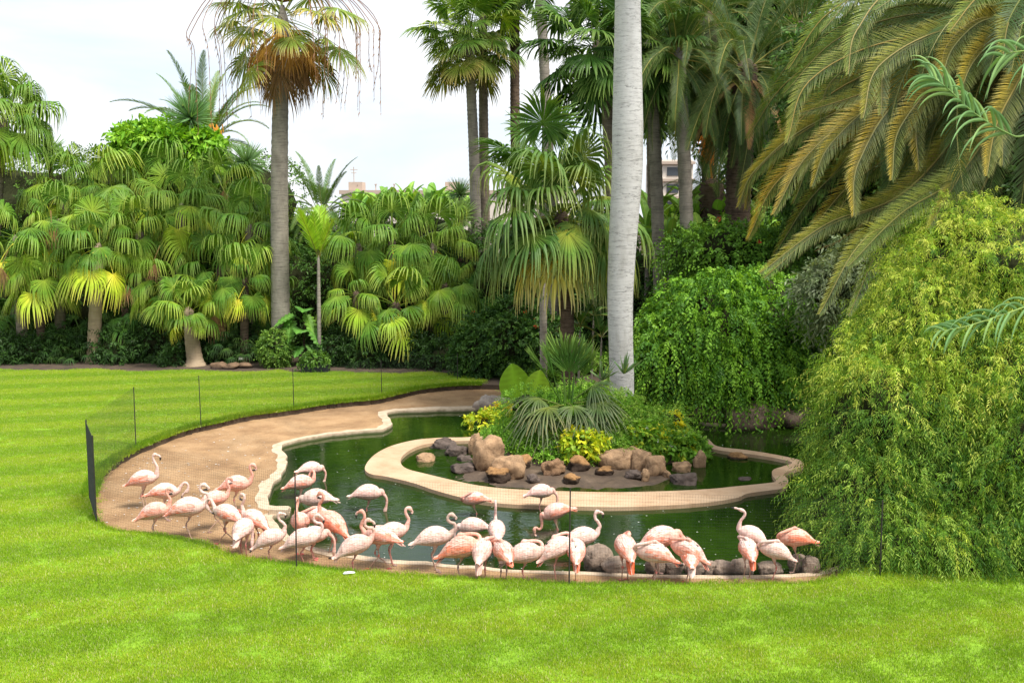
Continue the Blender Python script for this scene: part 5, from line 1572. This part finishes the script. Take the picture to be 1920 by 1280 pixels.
# ---- the big arching date palm on the right
HC = P(1960, 55, 21.0)
rt = root('date_palm', (HC.x + .3, 21.4, .12), 'huge date palm arching orange tinged green leaves over the pond from the right', 'palm tree')
o_ = np.array([HC.x + .3, 21.4, .12])
trunk(rt, [(0, 0, -.2), (.1, 0, 3), (-.25, -.3, HC.z - .4)], [.5, .42, .40], M_TRUNKD, .09)
HERO0 = [  # tip, mid, start pixels, tip depth, orange amount
 ((1535, 590), (1630, 440), (1790, 372), 16.3, .35), ((1425, 512), (1550, 420), (1720, 340), 18.0, .45), ((1402, 448), (1468, 330), (1640, 240), 20.4, .7),
 ((1384, 388), (1420, 315), (1560, 215), 20.8, .7), ((1450, 402), (1520, 285), (1650, 195), 19.0, .8), ((1522, 350), (1562, 265), (1690, 165), 18.6, .8),
 ((1600, 405), (1612, 300), (1710, 170), 17.8, .9), ((1672, 338), (1690, 235), (1790, 130), 17.4, .9), ((1475, 268), (1520, 150), (1680, 75), 19.2, .15),
 ((1590, 140), (1608, 55), (1700, -20), 18.6, .1), ((1618, 222), (1650, 122), (1780, 55), 17.8, .35), ((1762, 160), (1790, 85), (1860, 35), 17.6, .8),
 ((1795, 185), (1828, 112), (1890, 60), 17.2, .8), ((1478, 130), (1560, 20), (1730, -50), 20.4, .1), ((1470, 175), (1580, 68), (1760, 25), 20.8, .15),
 ((1500, 212), (1610, 178), (1780, 110), 20.2, .3), ((1590, 500), (1690, 400), (1830, 300), 16.2, .3), ((1500, 465), (1590, 350), (1730, 250), 20.8, .6),
 ((1880, 110), (1892, 40), (1925, 10), 16.8, .3), ((1540, 60), (1640, -40), (1800, -70), 19.8, .1), ((1440, 330), (1500, 225), (1650, 130), 21.6, .4),
 ((1570, 500), (1660, 390), (1800, 280), 20.6, .4), ((1740, 430), (1800, 330), (1880, 210), 17.8, .5), ((1850, 330), (1870, 230), (1920, 130), 17.2, .6),
 ((1400, 260), (1480, 150), (1640, 60), 22.6, .15), ((1420, 210), (1510, 90), (1700, 10), 22.4, .1), ((1620, 300), (1700, 210), (1820, 130), 20.0, .6), ((1700, 260), (1760, 170), (1860, 100), 19.0, .8),
 ((1450, 480), (1540, 350), (1700, 230), 21.4, .5), ((1560, 330), (1640, 240), (1780, 150), 20.8, .7), ((1640, 20), (1740, -40), (1850, -40), 18.6, .1), ((1780, 60), (1840, -10), (1900, -10), 17.6, .1),
]
HERO = list(HERO0)
for (tp, md_, st_, dt, og) in HERO0[:24]:
    dx, dy = R.uniform(-30, 45), R.uniform(-45, 10)
    HERO.append(((tp[0] + dx + 14, tp[1] + dy), (md_[0] + dx, md_[1] + dy), (st_[0] + dx, st_[1] + dy * .5), min(22.5, dt + R.uniform(.9, 1.8)), og * R.uniform(.2, .7)))
GRN = np.array(((0.04, 0.085, 0.010), (0.075, 0.145, 0.014), (0.20, 0.26, 0.06)))
ORG = np.array(((0.18, 0.12, 0.012), (0.44, 0.26, 0.02), (0.46, 0.36, 0.12)))
DRK = np.array(((0.016, 0.036, 0.006), (0.045, 0.085, 0.012), (0.18, 0.20, 0.06)))  # darker lower leaflets, shadow along the rachis painted into their inner colour
for i, (tp, md_, st_, dt, og) in enumerate(HERO):
    c0 = np.array(HC) + np.array([R.uniform(-.3, .2), R.uniform(-.3, .3), R.uniform(-.3, .3)])
    p3 = np.array(P(tp[0], tp[1], dt)); p2 = np.array(P(md_[0], md_[1], dt + .35 * (21 - dt))); p1 = np.array(P(st_[0], st_[1], dt + .7 * (21 - dt)))
    path = catmull([c0, p1, p2, p3], 26) - o_
    og *= .8
    A_ = GRN * (1 - og) + ORG * og; B_ = DRK * (1 - og * .15) + ORG * og * .15
    L = np.linalg.norm(np.diff(path, axis=0), axis=1).sum()
    cc = (A_, B_) if True else (B_, A_)
    mb = pinnate(path, int(L * 26), .50, .0095, B_, 500 + i, .16, 64, 24, .10, .16, ragged=.14, rach=.026, rcol=(0.16, 0.14, 0.04), onecol=A_, upv=norm(np.array([-.15 + .3 * R.random(), -1.0, .35 + .3 * R.random()])))
    mb.obj('leaf', M_LEAF, rt)
for i, (tp, md_, st_, dt) in enumerate([((1530, 470), (1590, 440), (1680, 360), 20.9), ((1560, 560), (1620, 470), (1740, 380), 20.2), ((1640, 430), (1710, 400), (1820, 340), 18.9)]):
    path = catmull([np.array(HC), np.array(P(st_[0], st_[1], 20.5)), np.array(P(md_[0], md_[1], dt)), np.array(P(tp[0], tp[1], dt))], 22) - o_
    pinnate(path, 80, .42, .012, PAL['brown'], 700 + i, .1, 40, 20, .2, .5, ragged=.6).obj('leaf', M_DEAD, rt)['label'] = 'dry brown hanging leaf'
for i in range(60):
    a_ = R.uniform(0, 6.283) if i < 24 else R.uniform(1.9, 3.9); e = R.choice([70, 50, 35, 20, 5, -10, -25, -45])
    link('leaf', feather_mesh('phoend', e, i % 3), rt, tuple(np.array(HC) - o_ + np.array([0, .3, -.2])), (R.uniform(-.4, .4), 0, a_), R.uniform(1.2, 1.6))
bush('dark tall tree behind the arching date palm on the right', [E(1640, 170, 31, 170, 1.5, 150), E(1800, 200, 30, 190, 1.5, 200), E(1930, 260, 28, 150, 1.5, 220), E(1560, 330, 32, 110, 1.2, 120)], 5200, 10, .6, .16, .045, .5, DKP, 406, cat='tree', name='shade_tree', clump=.3)
bush('dark tall tree closing the gaps between the slim trunk crowns', [E(1250, 90, 45, 110, 1.4, 150), E(1400, 120, 45, 150, 1.4, 190), E(1500, 300, 44, 120, 1.4, 190), E(1330, 10, 45, 160, 1.4, 120)], 6500, 11, .8, .24, .05, .5, DKP, 407, cat='tree', name='shade_tree', clump=.3, core=.80)

# ---- reeds reaching in from the right, close to the camera
def reed(label, pts, D, seed, n=26, ll=.62):
    r = np.random.RandomState(seed)
    w = [np.array(P(x, y, d)) for (x, y), d in zip(pts, D)]
    foot = np.array([w[0][0] + .5, w[0][1], LAWN_Z])
    rt = root('giant_reed', tuple(foot), label, 'reed')
    path = catmull([foot, foot + np.array([.25, 0, (w[0][2] - LAWN_Z) * .6])] + w, 60)
    mb = MB(); tube(mb, path - foot, np.linspace(.016, .005, 60), 6, (0.18, 0.28, 0.08)); mb.obj('stem', M_LEAF, rt)
    for k in range(n):
        f = 0.52 + 0.475 * k / n
        i = int(f * 59); p0 = path[i]; tg = norm(path[min(59, i + 1)] - path[i - 1])
        sd = norm(np.cross(tg, [0, 1.0, 0])) * (1 if k % 2 else -1)
        d = norm(tg * .8 + sd * .5 + np.array([0, r.uniform(-.5, .5), .25]))
        L = ll * (1.05 - .5 * k / n) * r.uniform(.8, 1.2); q = p0.copy(); V = []; C = []
        wv = norm(np.cross(d, [0, 1.0, .3])); m_ = 9
        for j in range(m_):
            ww = .020 * (1 - (j / (m_ - 1)) ** 2) * (0.55 if j == 0 else 1) + .001
            V += [q - wv * ww, q + np.array([0, -.006, 0]), q + wv * ww]
            c = np.array((0.13, 0.24, 0.09)) * (.85 + .3 * r.rand()); C += [c, c * 1.35, c * .85]
            d = norm(d + np.array([0, 0, -1]) * .36 * (j / m_ + .25)); q = q + d * L / (m_ - 1); wv = norm(np.cross(d, [0, 1.0, .3]))
        F = [(j * 3 + a, j * 3 + a + 1, j * 3 + a + 4, j * 3 + a + 3) for j in range(m_ - 1) for a in range(2)]
        mb = MB(); mb.add(np.array(V) - foot, F, np.array(C)); mb.obj('leaf', M_LEAF, rt)
reed('giant reed with ribbon leaves bending in over the date palm, upper of two', [(1990, 285), (1900, 255), (1830, 215), (1775, 165), (1738, 138)], [11.5, 11.3, 11.1, 11, 11], 1, 30, .62)
reed('giant reed stem at the top right corner with long hanging leaves', [(2020, 190), (1990, 140), (1950, 100), (1900, 98), (1868, 110)], [11.8, 11.6, 11.4, 11.2, 11.2], 2, 16, .8)
reed('giant reed tip lying over the weeping bush at the right edge', [(2010, 560), (1940, 570), (1880, 590), (1810, 612), (1752, 622)], [11.6, 11.5, 11.3, 11.2, 11.2], 3, 22, .5)

# ---- the weeping bush on the right and the hanging green bush behind the pond
def EB(px, py, D, rx, ry, rz):
    c = P(px, py, D); k = D / FPX
    return ((c.x, c.y, c.z), (rx * k, ry, rz * k))
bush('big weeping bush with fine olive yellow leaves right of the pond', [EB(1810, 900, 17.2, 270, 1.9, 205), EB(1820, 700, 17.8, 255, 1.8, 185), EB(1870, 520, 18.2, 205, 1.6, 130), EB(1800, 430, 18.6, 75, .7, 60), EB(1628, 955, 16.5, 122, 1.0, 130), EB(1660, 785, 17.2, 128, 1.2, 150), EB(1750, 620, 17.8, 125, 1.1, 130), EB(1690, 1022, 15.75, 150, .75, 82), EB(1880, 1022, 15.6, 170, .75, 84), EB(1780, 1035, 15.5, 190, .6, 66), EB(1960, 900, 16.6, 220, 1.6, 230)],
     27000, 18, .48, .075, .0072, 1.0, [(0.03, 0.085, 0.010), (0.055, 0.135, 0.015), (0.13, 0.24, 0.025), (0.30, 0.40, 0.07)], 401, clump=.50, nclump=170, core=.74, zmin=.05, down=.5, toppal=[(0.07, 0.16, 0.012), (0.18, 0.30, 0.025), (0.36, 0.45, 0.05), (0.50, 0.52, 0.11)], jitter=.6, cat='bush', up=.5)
bush('bright green bush cascading down to the far bank of the pond', [EB(1330, 650, 28.8, 125, 1.5, 135), EB(1420, 630, 29.2, 120, 1.5, 120), EB(1490, 690, 28.8, 85, 1.3, 100), EB(1265, 690, 28.2, 75, 1.1, 105), EB(1390, 720, 28.0, 110, 1.2, 75), EB(1530, 640, 29.4, 60, 1.0, 80), EB(1550, 735, 27.8, 55, .9, 62)],
     5600, 18, .85, .105, .030, 1.25, [(0.035, 0.10, 0.014), (0.07, 0.17, 0.018), (0.13, 0.27, 0.022), (0.20, 0.36, 0.035)], 402, clump=.40, nclump=90, core=.74, zmin=-.1, down=.2, jitter=.4, cat='bush', up=.5)
bush('grey leaved shrub between the cascading bush and the weeping bush', [EB(1570, 545, 27, 60, .9, 55), EB(1620, 500, 27, 60, .9, 50)], 900, 9, .5, .16, .028, .7, [(0.08, 0.12, 0.05), (0.14, 0.18, 0.09), (0.20, 0.24, 0.14)], 403, zmin=.1)
bush('loose green creeper at the foot of the slim trunks', [EB(1365, 470, 33, 75, .8, 45), EB(1440, 480, 33, 60, .8, 45), EB(1300, 480, 34, 50, .8, 40)], 1200, 10, .6, .12, .034, .5, [(0.05, 0.12, 0.016), (0.10, 0.22, 0.025), (0.16, 0.31, 0.03)], 404, zmin=.1, flowers=(4, (0.7, 0.04, 0.03), .1))
bush('purple flowering creeper glimpsed under the date palm', [EB(1720, 305, 23.5, 60, .5, 30)], 160, 7, .4, .08, .025, .5, [(0.05, 0.09, 0.02), (0.09, 0.12, 0.03)], 405, zmin=.1, core=.4, flowers=(26, (0.45, 0.05, 0.28), .06))
# far bank of boulders
for i, (px, py, s_, lb) in enumerate([(1500, 800, .55, 'pale brown boulder at the far waterline beside the weeping bush'), (1330, 797, .5, 'brown bank boulder under the cascading bush, middle'), (1270, 790, .5, 'brown bank boulder under the cascading bush, leftmost'), (1400, 802, .6, 'brown bank boulder under the cascading bush, right of the middle one'), (1450, 802, .45, 'brown bank boulder under the cascading bush, next to the pale boulder'), (1210, 782, .5, 'brown bank boulder half behind the island plants')]):
    c = at(px, py, -.1)
    tag(link('boulder', rock_mesh(30 + i, (s_ * 1.2, s_, s_ * .8), top=(0.26, 0.19, 0.14), bot=(.12, .085, .06)), None, (c.x, c.y + .25, .08)), lb, 'boulder')
c = at(930, 764, 0)
tag(link('boulder', rock_mesh(38, (.50, .30, .28), 4, amp=.4, top=(0.50, 0.42, 0.35), bot=(.30, .23, .18)), None, (c.x, c.y, .08)), 'pitted pale boulder on the kerb at the far end of the pond', 'boulder')

# ================================================================== ISLAND
def on_mound(px, py, z=None):
    """where the sight line meets the island soil"""
    d = ray(px, py)
    tt = 15.0
    for _ in range(700):
        tt += .03
        p = Vector((d.x * tt, d.y * tt, H + d.z * tt))
        if p.z <= mound_h(p.x, p.y) or p.z < -.13: break
    return p
TAN, TAN2, DBR, RST = (0.44, 0.285, 0.165), (0.32, 0.20, 0.115), (0.06, 0.04, 0.028), (0.36, 0.20, 0.085)
IR = [ # px, py(centre), rx px, rz px, kind, label
 (915, 855, 34, 42, 'tan', 'tall pointed sandstone boulder at the left end of the island planting'),
 (953, 878, 30, 27, 'tan', 'broad cracked sandstone boulder left of the grey fan leaf'),
 (893, 838, 16, 30, 'tan', 'upright sandstone slab leaning at the left side of the island'),
 (798, 861, 19, 12, 'tan', 'small orange topped rock in the shallow water, leftmost'),
 (830, 835, 26, 13, 'dark', 'dark rough lava rock at the far left of the island'),
 (855, 848, 24, 15, 'dark', 'dark brown lava rock behind the shallow water'),
 (871, 862, 14, 9, 'dark', 'small dark stone touching the tall boulder'),
 (867, 879, 24, 12, 'dark', 'flat dark stone in the mud, left part of the island'),
 (903, 872, 17, 8, 'rust', 'thin rusty slab in front of the tall boulder'),
 (935, 892, 25, 15, 'rust', 'dark rock with a rusty cap in front of the broad boulder'),
 (973, 869, 22, 16, 'rust', 'orange capped dark rock left of the hanging fan leaf'),
 (1000, 899, 12, 9, 'dark', 'small pale topped stone at the tip of the hanging fan leaf'),
 (1040, 878, 24, 18, 'rock2', 'round brown boulder behind the hanging fan leaf'),
 (1085, 872, 22, 17, 'rust', 'orange capped dark rock right of the hanging fan leaf'),
 (1073, 899, 17, 11, 'rust', 'small rusty capped rock in the mud at the front centre'),
 (1112, 857, 12, 14, 'tan', 'slim sandstone block under the yellow leaves'),
 (1134, 884, 19, 11, 'rust', 'round rusty rock before the long sandstone boulder'),
 (1160, 864, 46, 26, 'tan', 'long rounded sandstone boulder at the front of the island'),
 (1187, 891, 17, 10, 'dark', 'dark stone tucked under the long sandstone boulder'),
 (1205, 866, 22, 26, 'tan', 'high sandstone boulder with a fold, right of the long one'),
 (1230, 876, 23, 23, 'tan', 'round sandstone boulder with a dark side, right part of the island'),
 (1210, 893, 9, 14, 'tan', 'narrow sandstone wedge between two boulders'),
 (1250, 889, 8, 9, 'tan', 'small sandstone lump beside the round boulder'),
 (1279, 879, 20, 15, 'tan', 'flat sandstone cap on top of the dark rock pile'),
 (1284, 902, 28, 14, 'dark', 'black rock pile base standing in the water at the right'),
 (1312, 866, 13, 22, 'tan', 'upright sandstone block at the right end of the planting'),
 (1384, 858, 20, 9, 'rust', 'oval brown stone alone in the right hand inner pool'),
 (1398, 900, 16, 5, 'dark', 'flat dark stone barely above water in the right pool'),
]
for i, (px, py, rx, rz, kd, lb) in enumerate(IR):
    p = on_mound(px, py + rz * .6); k = p.y / FPX
    tp_, bt_ = {'tan': (TAN, TAN2), 'rust': (RST, DBR), 'dark': ((0.13, 0.10, 0.085), DBR), 'rock2': ((0.30, 0.18, 0.10), (0.20, 0.12, 0.07))}[kd]
    s_ = (rx * k * .92, max(.14, min(.42, rx * k * .8)), rz * k * 1.02)
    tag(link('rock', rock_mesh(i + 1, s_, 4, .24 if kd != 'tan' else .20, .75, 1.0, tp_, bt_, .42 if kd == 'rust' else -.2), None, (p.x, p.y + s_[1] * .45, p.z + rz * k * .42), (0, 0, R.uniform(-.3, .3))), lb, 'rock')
# boulders behind the near kerb
NB = [(1122, 1047, 30, 28, 'big speckled grey boulder standing in the water, left of the row'), (1160, 1062, 34, 18, 'speckled boulder of the near row under the hanging tail'), (1232, 1063, 24, 16, 'brown boulder of the near row below the striped bird'),
      (1265, 1066, 20, 14, 'dark stone of the near row behind the birds'), (1306, 1064, 26, 17, 'speckled boulder of the near row beneath the rearward bird'), (1332, 1066, 16, 15, 'narrow boulder of the near row, middle'), (1358, 1066, 24, 15, 'rounded brown boulder of the near row left of the fluffed bird'),
      (1395, 1064, 24, 17, 'grey brown boulder of the near row under the fluffed bird'), (1447, 1066, 26, 12, 'long low boulder of the near row under the small white bird'), (1498, 1056, 20, 20, 'tall grey boulder of the near row beside the bush'), (1524, 1062, 18, 22, 'last boulder of the near row, under the bush')]
for i, (px, py, rx, rz, lb) in enumerate(NB):
    p = at(px, py + rz * .75, -.02); k = p.y / FPX
    s_ = (rx * k * .95, rx * k * .7, rz * k)
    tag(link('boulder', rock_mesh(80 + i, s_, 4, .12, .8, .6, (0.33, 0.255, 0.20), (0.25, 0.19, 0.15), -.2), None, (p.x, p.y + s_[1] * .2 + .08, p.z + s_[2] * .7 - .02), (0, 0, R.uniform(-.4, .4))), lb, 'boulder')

# planting on the mound
def MB_blob(px, py, rx, rz, ry=.35):
    p = on_mound(px, py + rz * .3); k = p.y / FPX
    return ((p.x, p.y, p.z + rz * k * .45), (rx * k, ry, rz * k))
GC = [(0.07, 0.17, 0.018), (0.15, 0.32, 0.03), (0.28, 0.48, 0.06), (0.40, 0.54, 0.12)]
YL = [(0.14, 0.28, 0.02), (0.36, 0.44, 0.02), (0.60, 0.56, 0.03)]
def mound_cover(label, x0, x1, pal, n, seed, L=.24, leaf=.05, wid=.013, K=9, cat='ground cover', rows=None, hgt=.16):
    r = np.random.RandomState(seed); O = []
    tries = 0
    while len(O) < n and tries < n * 20:
        tries += 1
        px, py = r.uniform(x0, x1), r.uniform(*rows)
        q = on_mound(px, py)
        if q.z > .05: O.append((q.x, q.y, q.z + r.rand() * hgt))
    O = np.array(O); c = O.mean(0)
    rt = root('ground_cover', (c[0], c[1], 0), label, cat)
    D = norm(r.randn(len(O), 3) * .6 + np.array([0, -.25, 1.0]))
    V, F, C = spray_arrays(O - np.array([c[0], c[1], 0]), D, K, L, leaf, wid, .5, pal, r, .6, .0)
    mb = MB(); mb.add(V, F, C); f = mb.obj('foliage', M_FOL, rt); f['kind'] = 'stuff'
    return rt, O - np.array([c[0], c[1], 0])
mound_cover('fine leaved pale green creeper covering the right slope of the island', 1090, 1340, GC, 5200, 1, rows=(668, 862), L=.24, leaf=.05, wid=.013, K=11, hgt=.16)
mound_cover('feathery green plants on the left slope of the island', 905, 1110, GC[:3], 2800, 2, rows=(700, 850), L=.28, leaf=.06, wid=.012, K=10, hgt=.22)
bush('fluffy pale shrub on the island crest behind the agave', [MB_blob(1120, 705, 45, 36), MB_blob(1175, 725, 45, 34), MB_blob(1215, 755, 45, 30), MB_blob(1255, 790, 36, 22)], 1900, 10, .26, .05, .011, .4, GC, 411, zmin=-.1, core=.6)
bush('bushy green shrub at the left back of the island', [MB_blob(985, 765, 40, 34), MB_blob(1020, 735, 40, 35), MB_blob(1055, 700, 34, 40)], 1300, 10, .26, .055, .014, .4, GC[:3], 412, zmin=-.1, core=.6)
def leafy(label, px, py, rx, rz, n, seed, pal=YL, white=0, name='croton'):
    bl = MB_blob(px, py, rx, rz, .3)
    return bush(label, [bl], n, 6, .16, .13, .038, .2, pal, seed, cat='plant', name=name, zmin=-.1, core=.5, flowers=(white, (0.85, 0.85, 0.78), .05) if white else None)
leafy('yellow leaved plant with white flowers at the left end of the island', 912, 800, 34, 22, 150, 421, white=6)
leafy('golden yellow leaved plant behind the tall left boulder', 938, 782, 26, 16, 130, 422, [(0.35, 0.36, 0.03), (0.62, 0.52, 0.03), (0.70, 0.60, 0.08)])
leafy('yellow green broad leaved plant right of the hanging fan leaf', 1095, 838, 34, 26, 220, 423)
leafy('yellow flowering plant above the high sandstone boulder', 1210, 825, 34, 22, 170, 424, [(0.07, 0.17, 0.02), (0.12, 0.26, 0.02), (0.20, 0.33, 0.03), (0.60, 0.56, 0.03)], white=7)
leafy('yellow and green plant above the dark rock pile', 1262, 838, 30, 18, 130, 425, [(0.07, 0.17, 0.02), (0.12, 0.26, 0.02), (0.20, 0.33, 0.03), (0.55, 0.52, 0.03)], white=5)
leafy('small bright yellow plant high on the right slope of the island', 1256, 793, 14, 10, 50, 426, [(0.6, 0.55, 0.02), (0.75, 0.65, 0.03)])
leafy('deep green leafy clump hanging over the rocks at the right end', 1290, 846, 30, 24, 200, 427, GC[:3])
mound_cover('low leafy green plants spilling between the front rocks of the island', 955, 1320, GC[:3], 1500, 3, rows=(825, 868), L=.20, leaf=.07, wid=.02, K=8, hgt=.08)
# taro
c = on_mound(985, 765); 
rt = root('taro', (c.x, c.y, c.z - .05), 'taro with two big upright bright green heart shaped leaves on the island', 'plant')
def taro_leaf(rz_, h, s, seed):
    """upright heart blade facing the camera"""
    mb = MB(); tube(mb, [(0, 0, 0), (0.02, 0, h * .6), (0, -.04, h)], .014, 5, (0.30, 0.42, 0.06))
    n = 14; V = []; C = []
    for k in range(n):
        t_ = k / (n - 1); z = h - .12 * s + t_ * 1.0 * s * .62
        w = s * .27 * math.sin(math.pi * (t_ * .80 + .19)) ** .75
        for q in (-1, -.5, 0, .5, 1):
            V.append((q * w, -.05 - .06 * t_ + abs(q) * .035, z)); C.append(np.array((0.25, 0.44, 0.03)) * ((1.35 if q == 0 else .92 if k % 2 else 1.1)))
    F = [(k * 5 + q, k * 5 + q + 1, k * 5 + q + 6, k * 5 + q + 5) for k in range(n - 1) for q in range(4)]
    mb.add(V, F, np.array(C)); return mb.mesh('leaf', M_LEAF)
link('leaf', taro_leaf(0, .62, 1.75, 1), rt, (-.22, -.25, 0), (0, math.radians(-8), .2))
link('leaf', taro_leaf(0, .60, 1.45, 2), rt, (.20, -.30, 0), (0, math.radians(12), -.25))
link('leaf', taro_leaf(0, .2, .8, 2), rt, (.05, -.2, 0), (0, math.radians(25), -.5))
# island fan palms
c = on_mound(1060, 790)
rt = root('fan_palm', (c.x, c.y, c.z - .05), 'low fan palm with dark upright and grey drooping fans in the middle of the island', 'fan palm')
for i, (a_, e_, s_, kk, zz, dx) in enumerate([(100, 75, 1.45, 'islandup', .5, .0), (60, 80, 1.35, 'islandup', .5, .15), (170, 75, 1.4, 'islandup', .45, -.1), (20, 75, 1.3, 'islandup', .45, .25), (260, 80, 1.3, 'islandup', .6, .1), (190, 60, 1.3, 'islandup', .6, -.15),
     (195, 5, 1.25, 'island', .40, -.1), (212, -5, 1.35, 'island', .36, -.1), (180, 20, 1.2, 'island', .45, -.1), (232, -20, 1.3, 'island', .20, -.05), (255, -35, 1.45, 'island', .02, .0), (225, 5, 1.2, 'island', .45, -.05), (280, 5, 1.1, 'island', .5, .05), (15, 20, 1.1, 'island', .5, .2), (300, 0, 1.2, 'island', .35, .2), (330, 5, 1.25, 'island', .45, .25), (350, 10, 1.2, 'island', .5, .25), (315, -20, 1.2, 'island', .35, .2), (5, 35, 1.1, 'island', .6, .2)]):
    link('leaf', fan_mesh(kk, e_, i % 2), rt, (dx, 0, zz), (0, 0, math.radians(a_)), s_ * 1.02)
trunk(rt, [(0, 0, -.1), (.02, 0, .42)], [.10, .08], M_TRUNKD, .08, .06)
for i, (px, py, lb) in enumerate([(1170, 700, 'dark spiky agave against the foot of the white trunk'), (1130, 712, 'small grey spiky plant on the island crest')]):
    c = P(px, py, 24.6); r = np.random.RandomState(i)
    rt = root('agave', tuple(c), lb, 'plant'); V0 = np.array(spiky_leaf().V[0]); F0 = spiky_leaf().F[0]; C0 = np.array(spiky_leaf().C[0])
    for q in range(15):
        d = norm(np.array([r.randn(), r.randn() * .5, 1.0 + .6 * r.rand()])); s = norm(np.cross(d, r.randn(3))); u_ = np.cross(d, s)
        mb = MB(); mb.add((V0 * np.array([.5 * (.7 + .5 * r.rand()), 1.1, 1])) @ np.stack([d, s, u_], 0), F0, C0 * .7); mb.obj('leaf', M_LEAF, rt)

# ================================================================== FENCE
m_post = flat('fence_post', (0.035, 0.03, 0.028), 0.6, 0.3)
m_net = flat('fence_net', (0.045, 0.05, 0.045), 0.8, 0.1)
FP = [(1650, 1078, 1.2), (1067, 1094, 1.5), (556, 1061, 1.52), (181, 979, 1.62), (168, 935, 1.6), (255, 836, 1.45), (377, 798, 1.35), (551, 764, 1.15), (716, 738, 1.05), (858, 712, .9)]
fc = at(FP[2][0], FP[2][1], LAWN_Z)
rt = root('net_fence', (fc.x, fc.y, LAWN_Z), 'low black wire net fence on thin posts round the flamingo pen', 'fence')
o_ = np.array([fc.x, fc.y, LAWN_Z])
fpw = []
for (px, py, h) in FP:
    p = np.array(at(px, py, LAWN_Z)); fpw.append((p, h))
    mb = MB(); tube(mb, [p - o_ + np.array([0, 0, -.1]), p - o_ + np.array([R.uniform(-.02, .02), 0, h])], [.013, .011], 7); mb.obj('post', m_post, rt)
def strips(mb, A, B, w):
    """thin wires as 3-sided prisms from A to B"""
    A = np.asarray(A); B = np.asarray(B); n = len(A)
    d = norm(B - A); s = norm(np.cross(d, np.array([.3, .9, .2]))); u = np.cross(d, s)
    V = np.stack([A + s * w, A - s * w * .5 + u * w * .87, A - s * w * .5 - u * w * .87, B + s * w, B - s * w * .5 + u * w * .87, B - s * w * .5 - u * w * .87], 1).reshape(-1, 3)
    i = np.arange(n) * 6
    F = np.concatenate([np.stack([i + a, i + b, i + b + 3, i + a + 3], -1) for a, b in ((0, 1), (1, 2), (2, 0))])
    mb.add(V, F)
for sidx, ((p, h), (q, g)) in enumerate(zip(fpw[:-1], fpw[1:])):
    mb = MB()
    L = np.linalg.norm(q - p); nv = max(4, int(L / .042)); hm = min(h, g) - .02
    t_ = np.linspace(0, 1, nv)[:, None]
    A = p * (1 - t_) + q * t_ - o_; B = A + np.array([0, 0, 1.0]) * (h * (1 - t_) + g * t_ - .02)
    strips(mb, A, B, .0009 if sidx != 3 else .004)
    nh = int(hm / .042); s_ = np.linspace(.01, .985, nh)[:, None]
    A = p - o_ + np.array([0, 0, h]) * s_; B = q - o_ + np.array([0, 0, g]) * s_
    strips(mb, A, B, .0009 if sidx != 3 else .004)
    nn_ = mb.obj('net', m_net, rt); nn_['kind'] = 'stuff'
# ================================================================== SMALL THINGS
m_sl = MATS['kerb_concrete']
c = at(524, 958, .05)
mb = MB(); box(mb, (0, 0, 0), (.36, .20, .10)); tag(link('slab', mb.mesh('slab', m_sl), None, (c.x, c.y, .06)), 'small pale stone slab jutting into the pond at the left bank', 'stone slab')
c = at(655, 1078, LAWN_Z)
mb = MB(); lumpy(mb, (0, 0, 0), (.075, .035, .018), 3, 14, 9, .55, 1, (0.8, 0.82, 0.84)); tag(link('paper_scrap', mb.mesh('paper_scrap', M_ATT, True), None, (c.x, c.y, LAWN_Z + .045)), 'crumpled white scrap lying on the grass before the near bank', 'paper')
def specks(name, label, cat, pts, zf, smin, smax, col, seed, k=5):
    r = np.random.RandomState(seed); mb = MB()
    for (x, y) in pts:
        s = smin + (smax - smin) * r.rand() ** 3; a = r.rand() * 6.28; z = zf
        v = []
        for q in range(k):
            an = a + q * 6.283 / k; rr = s * (.5 + .7 * r.rand()); v.append((x + math.cos(an) * rr * 1.3, y + math.sin(an) * rr, z + r.rand() * s * .25))
        mb.add(v, [tuple(range(k))], np.array(col) * (.7 + .4 * r.rand()))
    return tag(mb.obj(name, M_ATT), label, cat, kind='stuff')
rs = np.random.RandomState(77)
def pick(x0, x1, y0, y1, n, test):
    out = []
    while len(out) < n:
        q = at(rs.uniform(x0, x1), rs.uniform(y0, y1), 0)
        if test(q): out.append((q.x, q.y))
    return out
padA = [(c[0], c[1]) for c in pad]; pondA = [(c[0], c[1]) for c in pond_c]
def ins1(q, poly): return bool(inside_many(np.array([q.x]), np.array([q.y]), poly)[0])
specks('feathers', 'white shed feathers and droppings scattered over the sand', 'feathers', pick(180, 540, 800, 1040, 430, lambda q: ins1(q, padA) and not ins1(q, pondA)), .006, .004, .030, (0.72, 0.68, 0.64), 1)
specks('pebbles', 'small dark pebbles scattered over the sand', 'pebbles', pick(180, 1500, 740, 1090, 380, lambda q: ins1(q, padA) and not ins1(q, pondA)), .007, .004, .016, (0.16, 0.10, 0.07), 2)
ringA = [(c[0], c[1]) for c in ro]; rinA = [(c[0], c[1]) for c in ri]
specks('floating_feathers', 'white down and specks floating on the pond water', 'feathers', pick(510, 1520, 770, 1075, 800, lambda q: ins1(q, pondA) and (not ins1(q, ringA) or (q.x > at(1330, 870, 0).x and ins1(q, rinA)))), WATER_Z + .004, .003, .017, (0.62, 0.64, 0.58), 3)
specks('droppings', 'white droppings on the island walkway and mud', 'droppings', pick(700, 1400, 830, 945, 90, lambda q: ins1(q, ringA) and not ins1(q, rinA)), .005, .003, .012, (0.75, 0.72, 0.68), 4)

# ================================================================== BIRDS
for i, (lb, px, py, fc_, pose, tone, pit, lg, zc, sc, kw) in enumerate(BIRDS):
    flamingo(lb, px, py, fc_, pose, tone, pit, lg, zc, sc, i + 1, **kw)
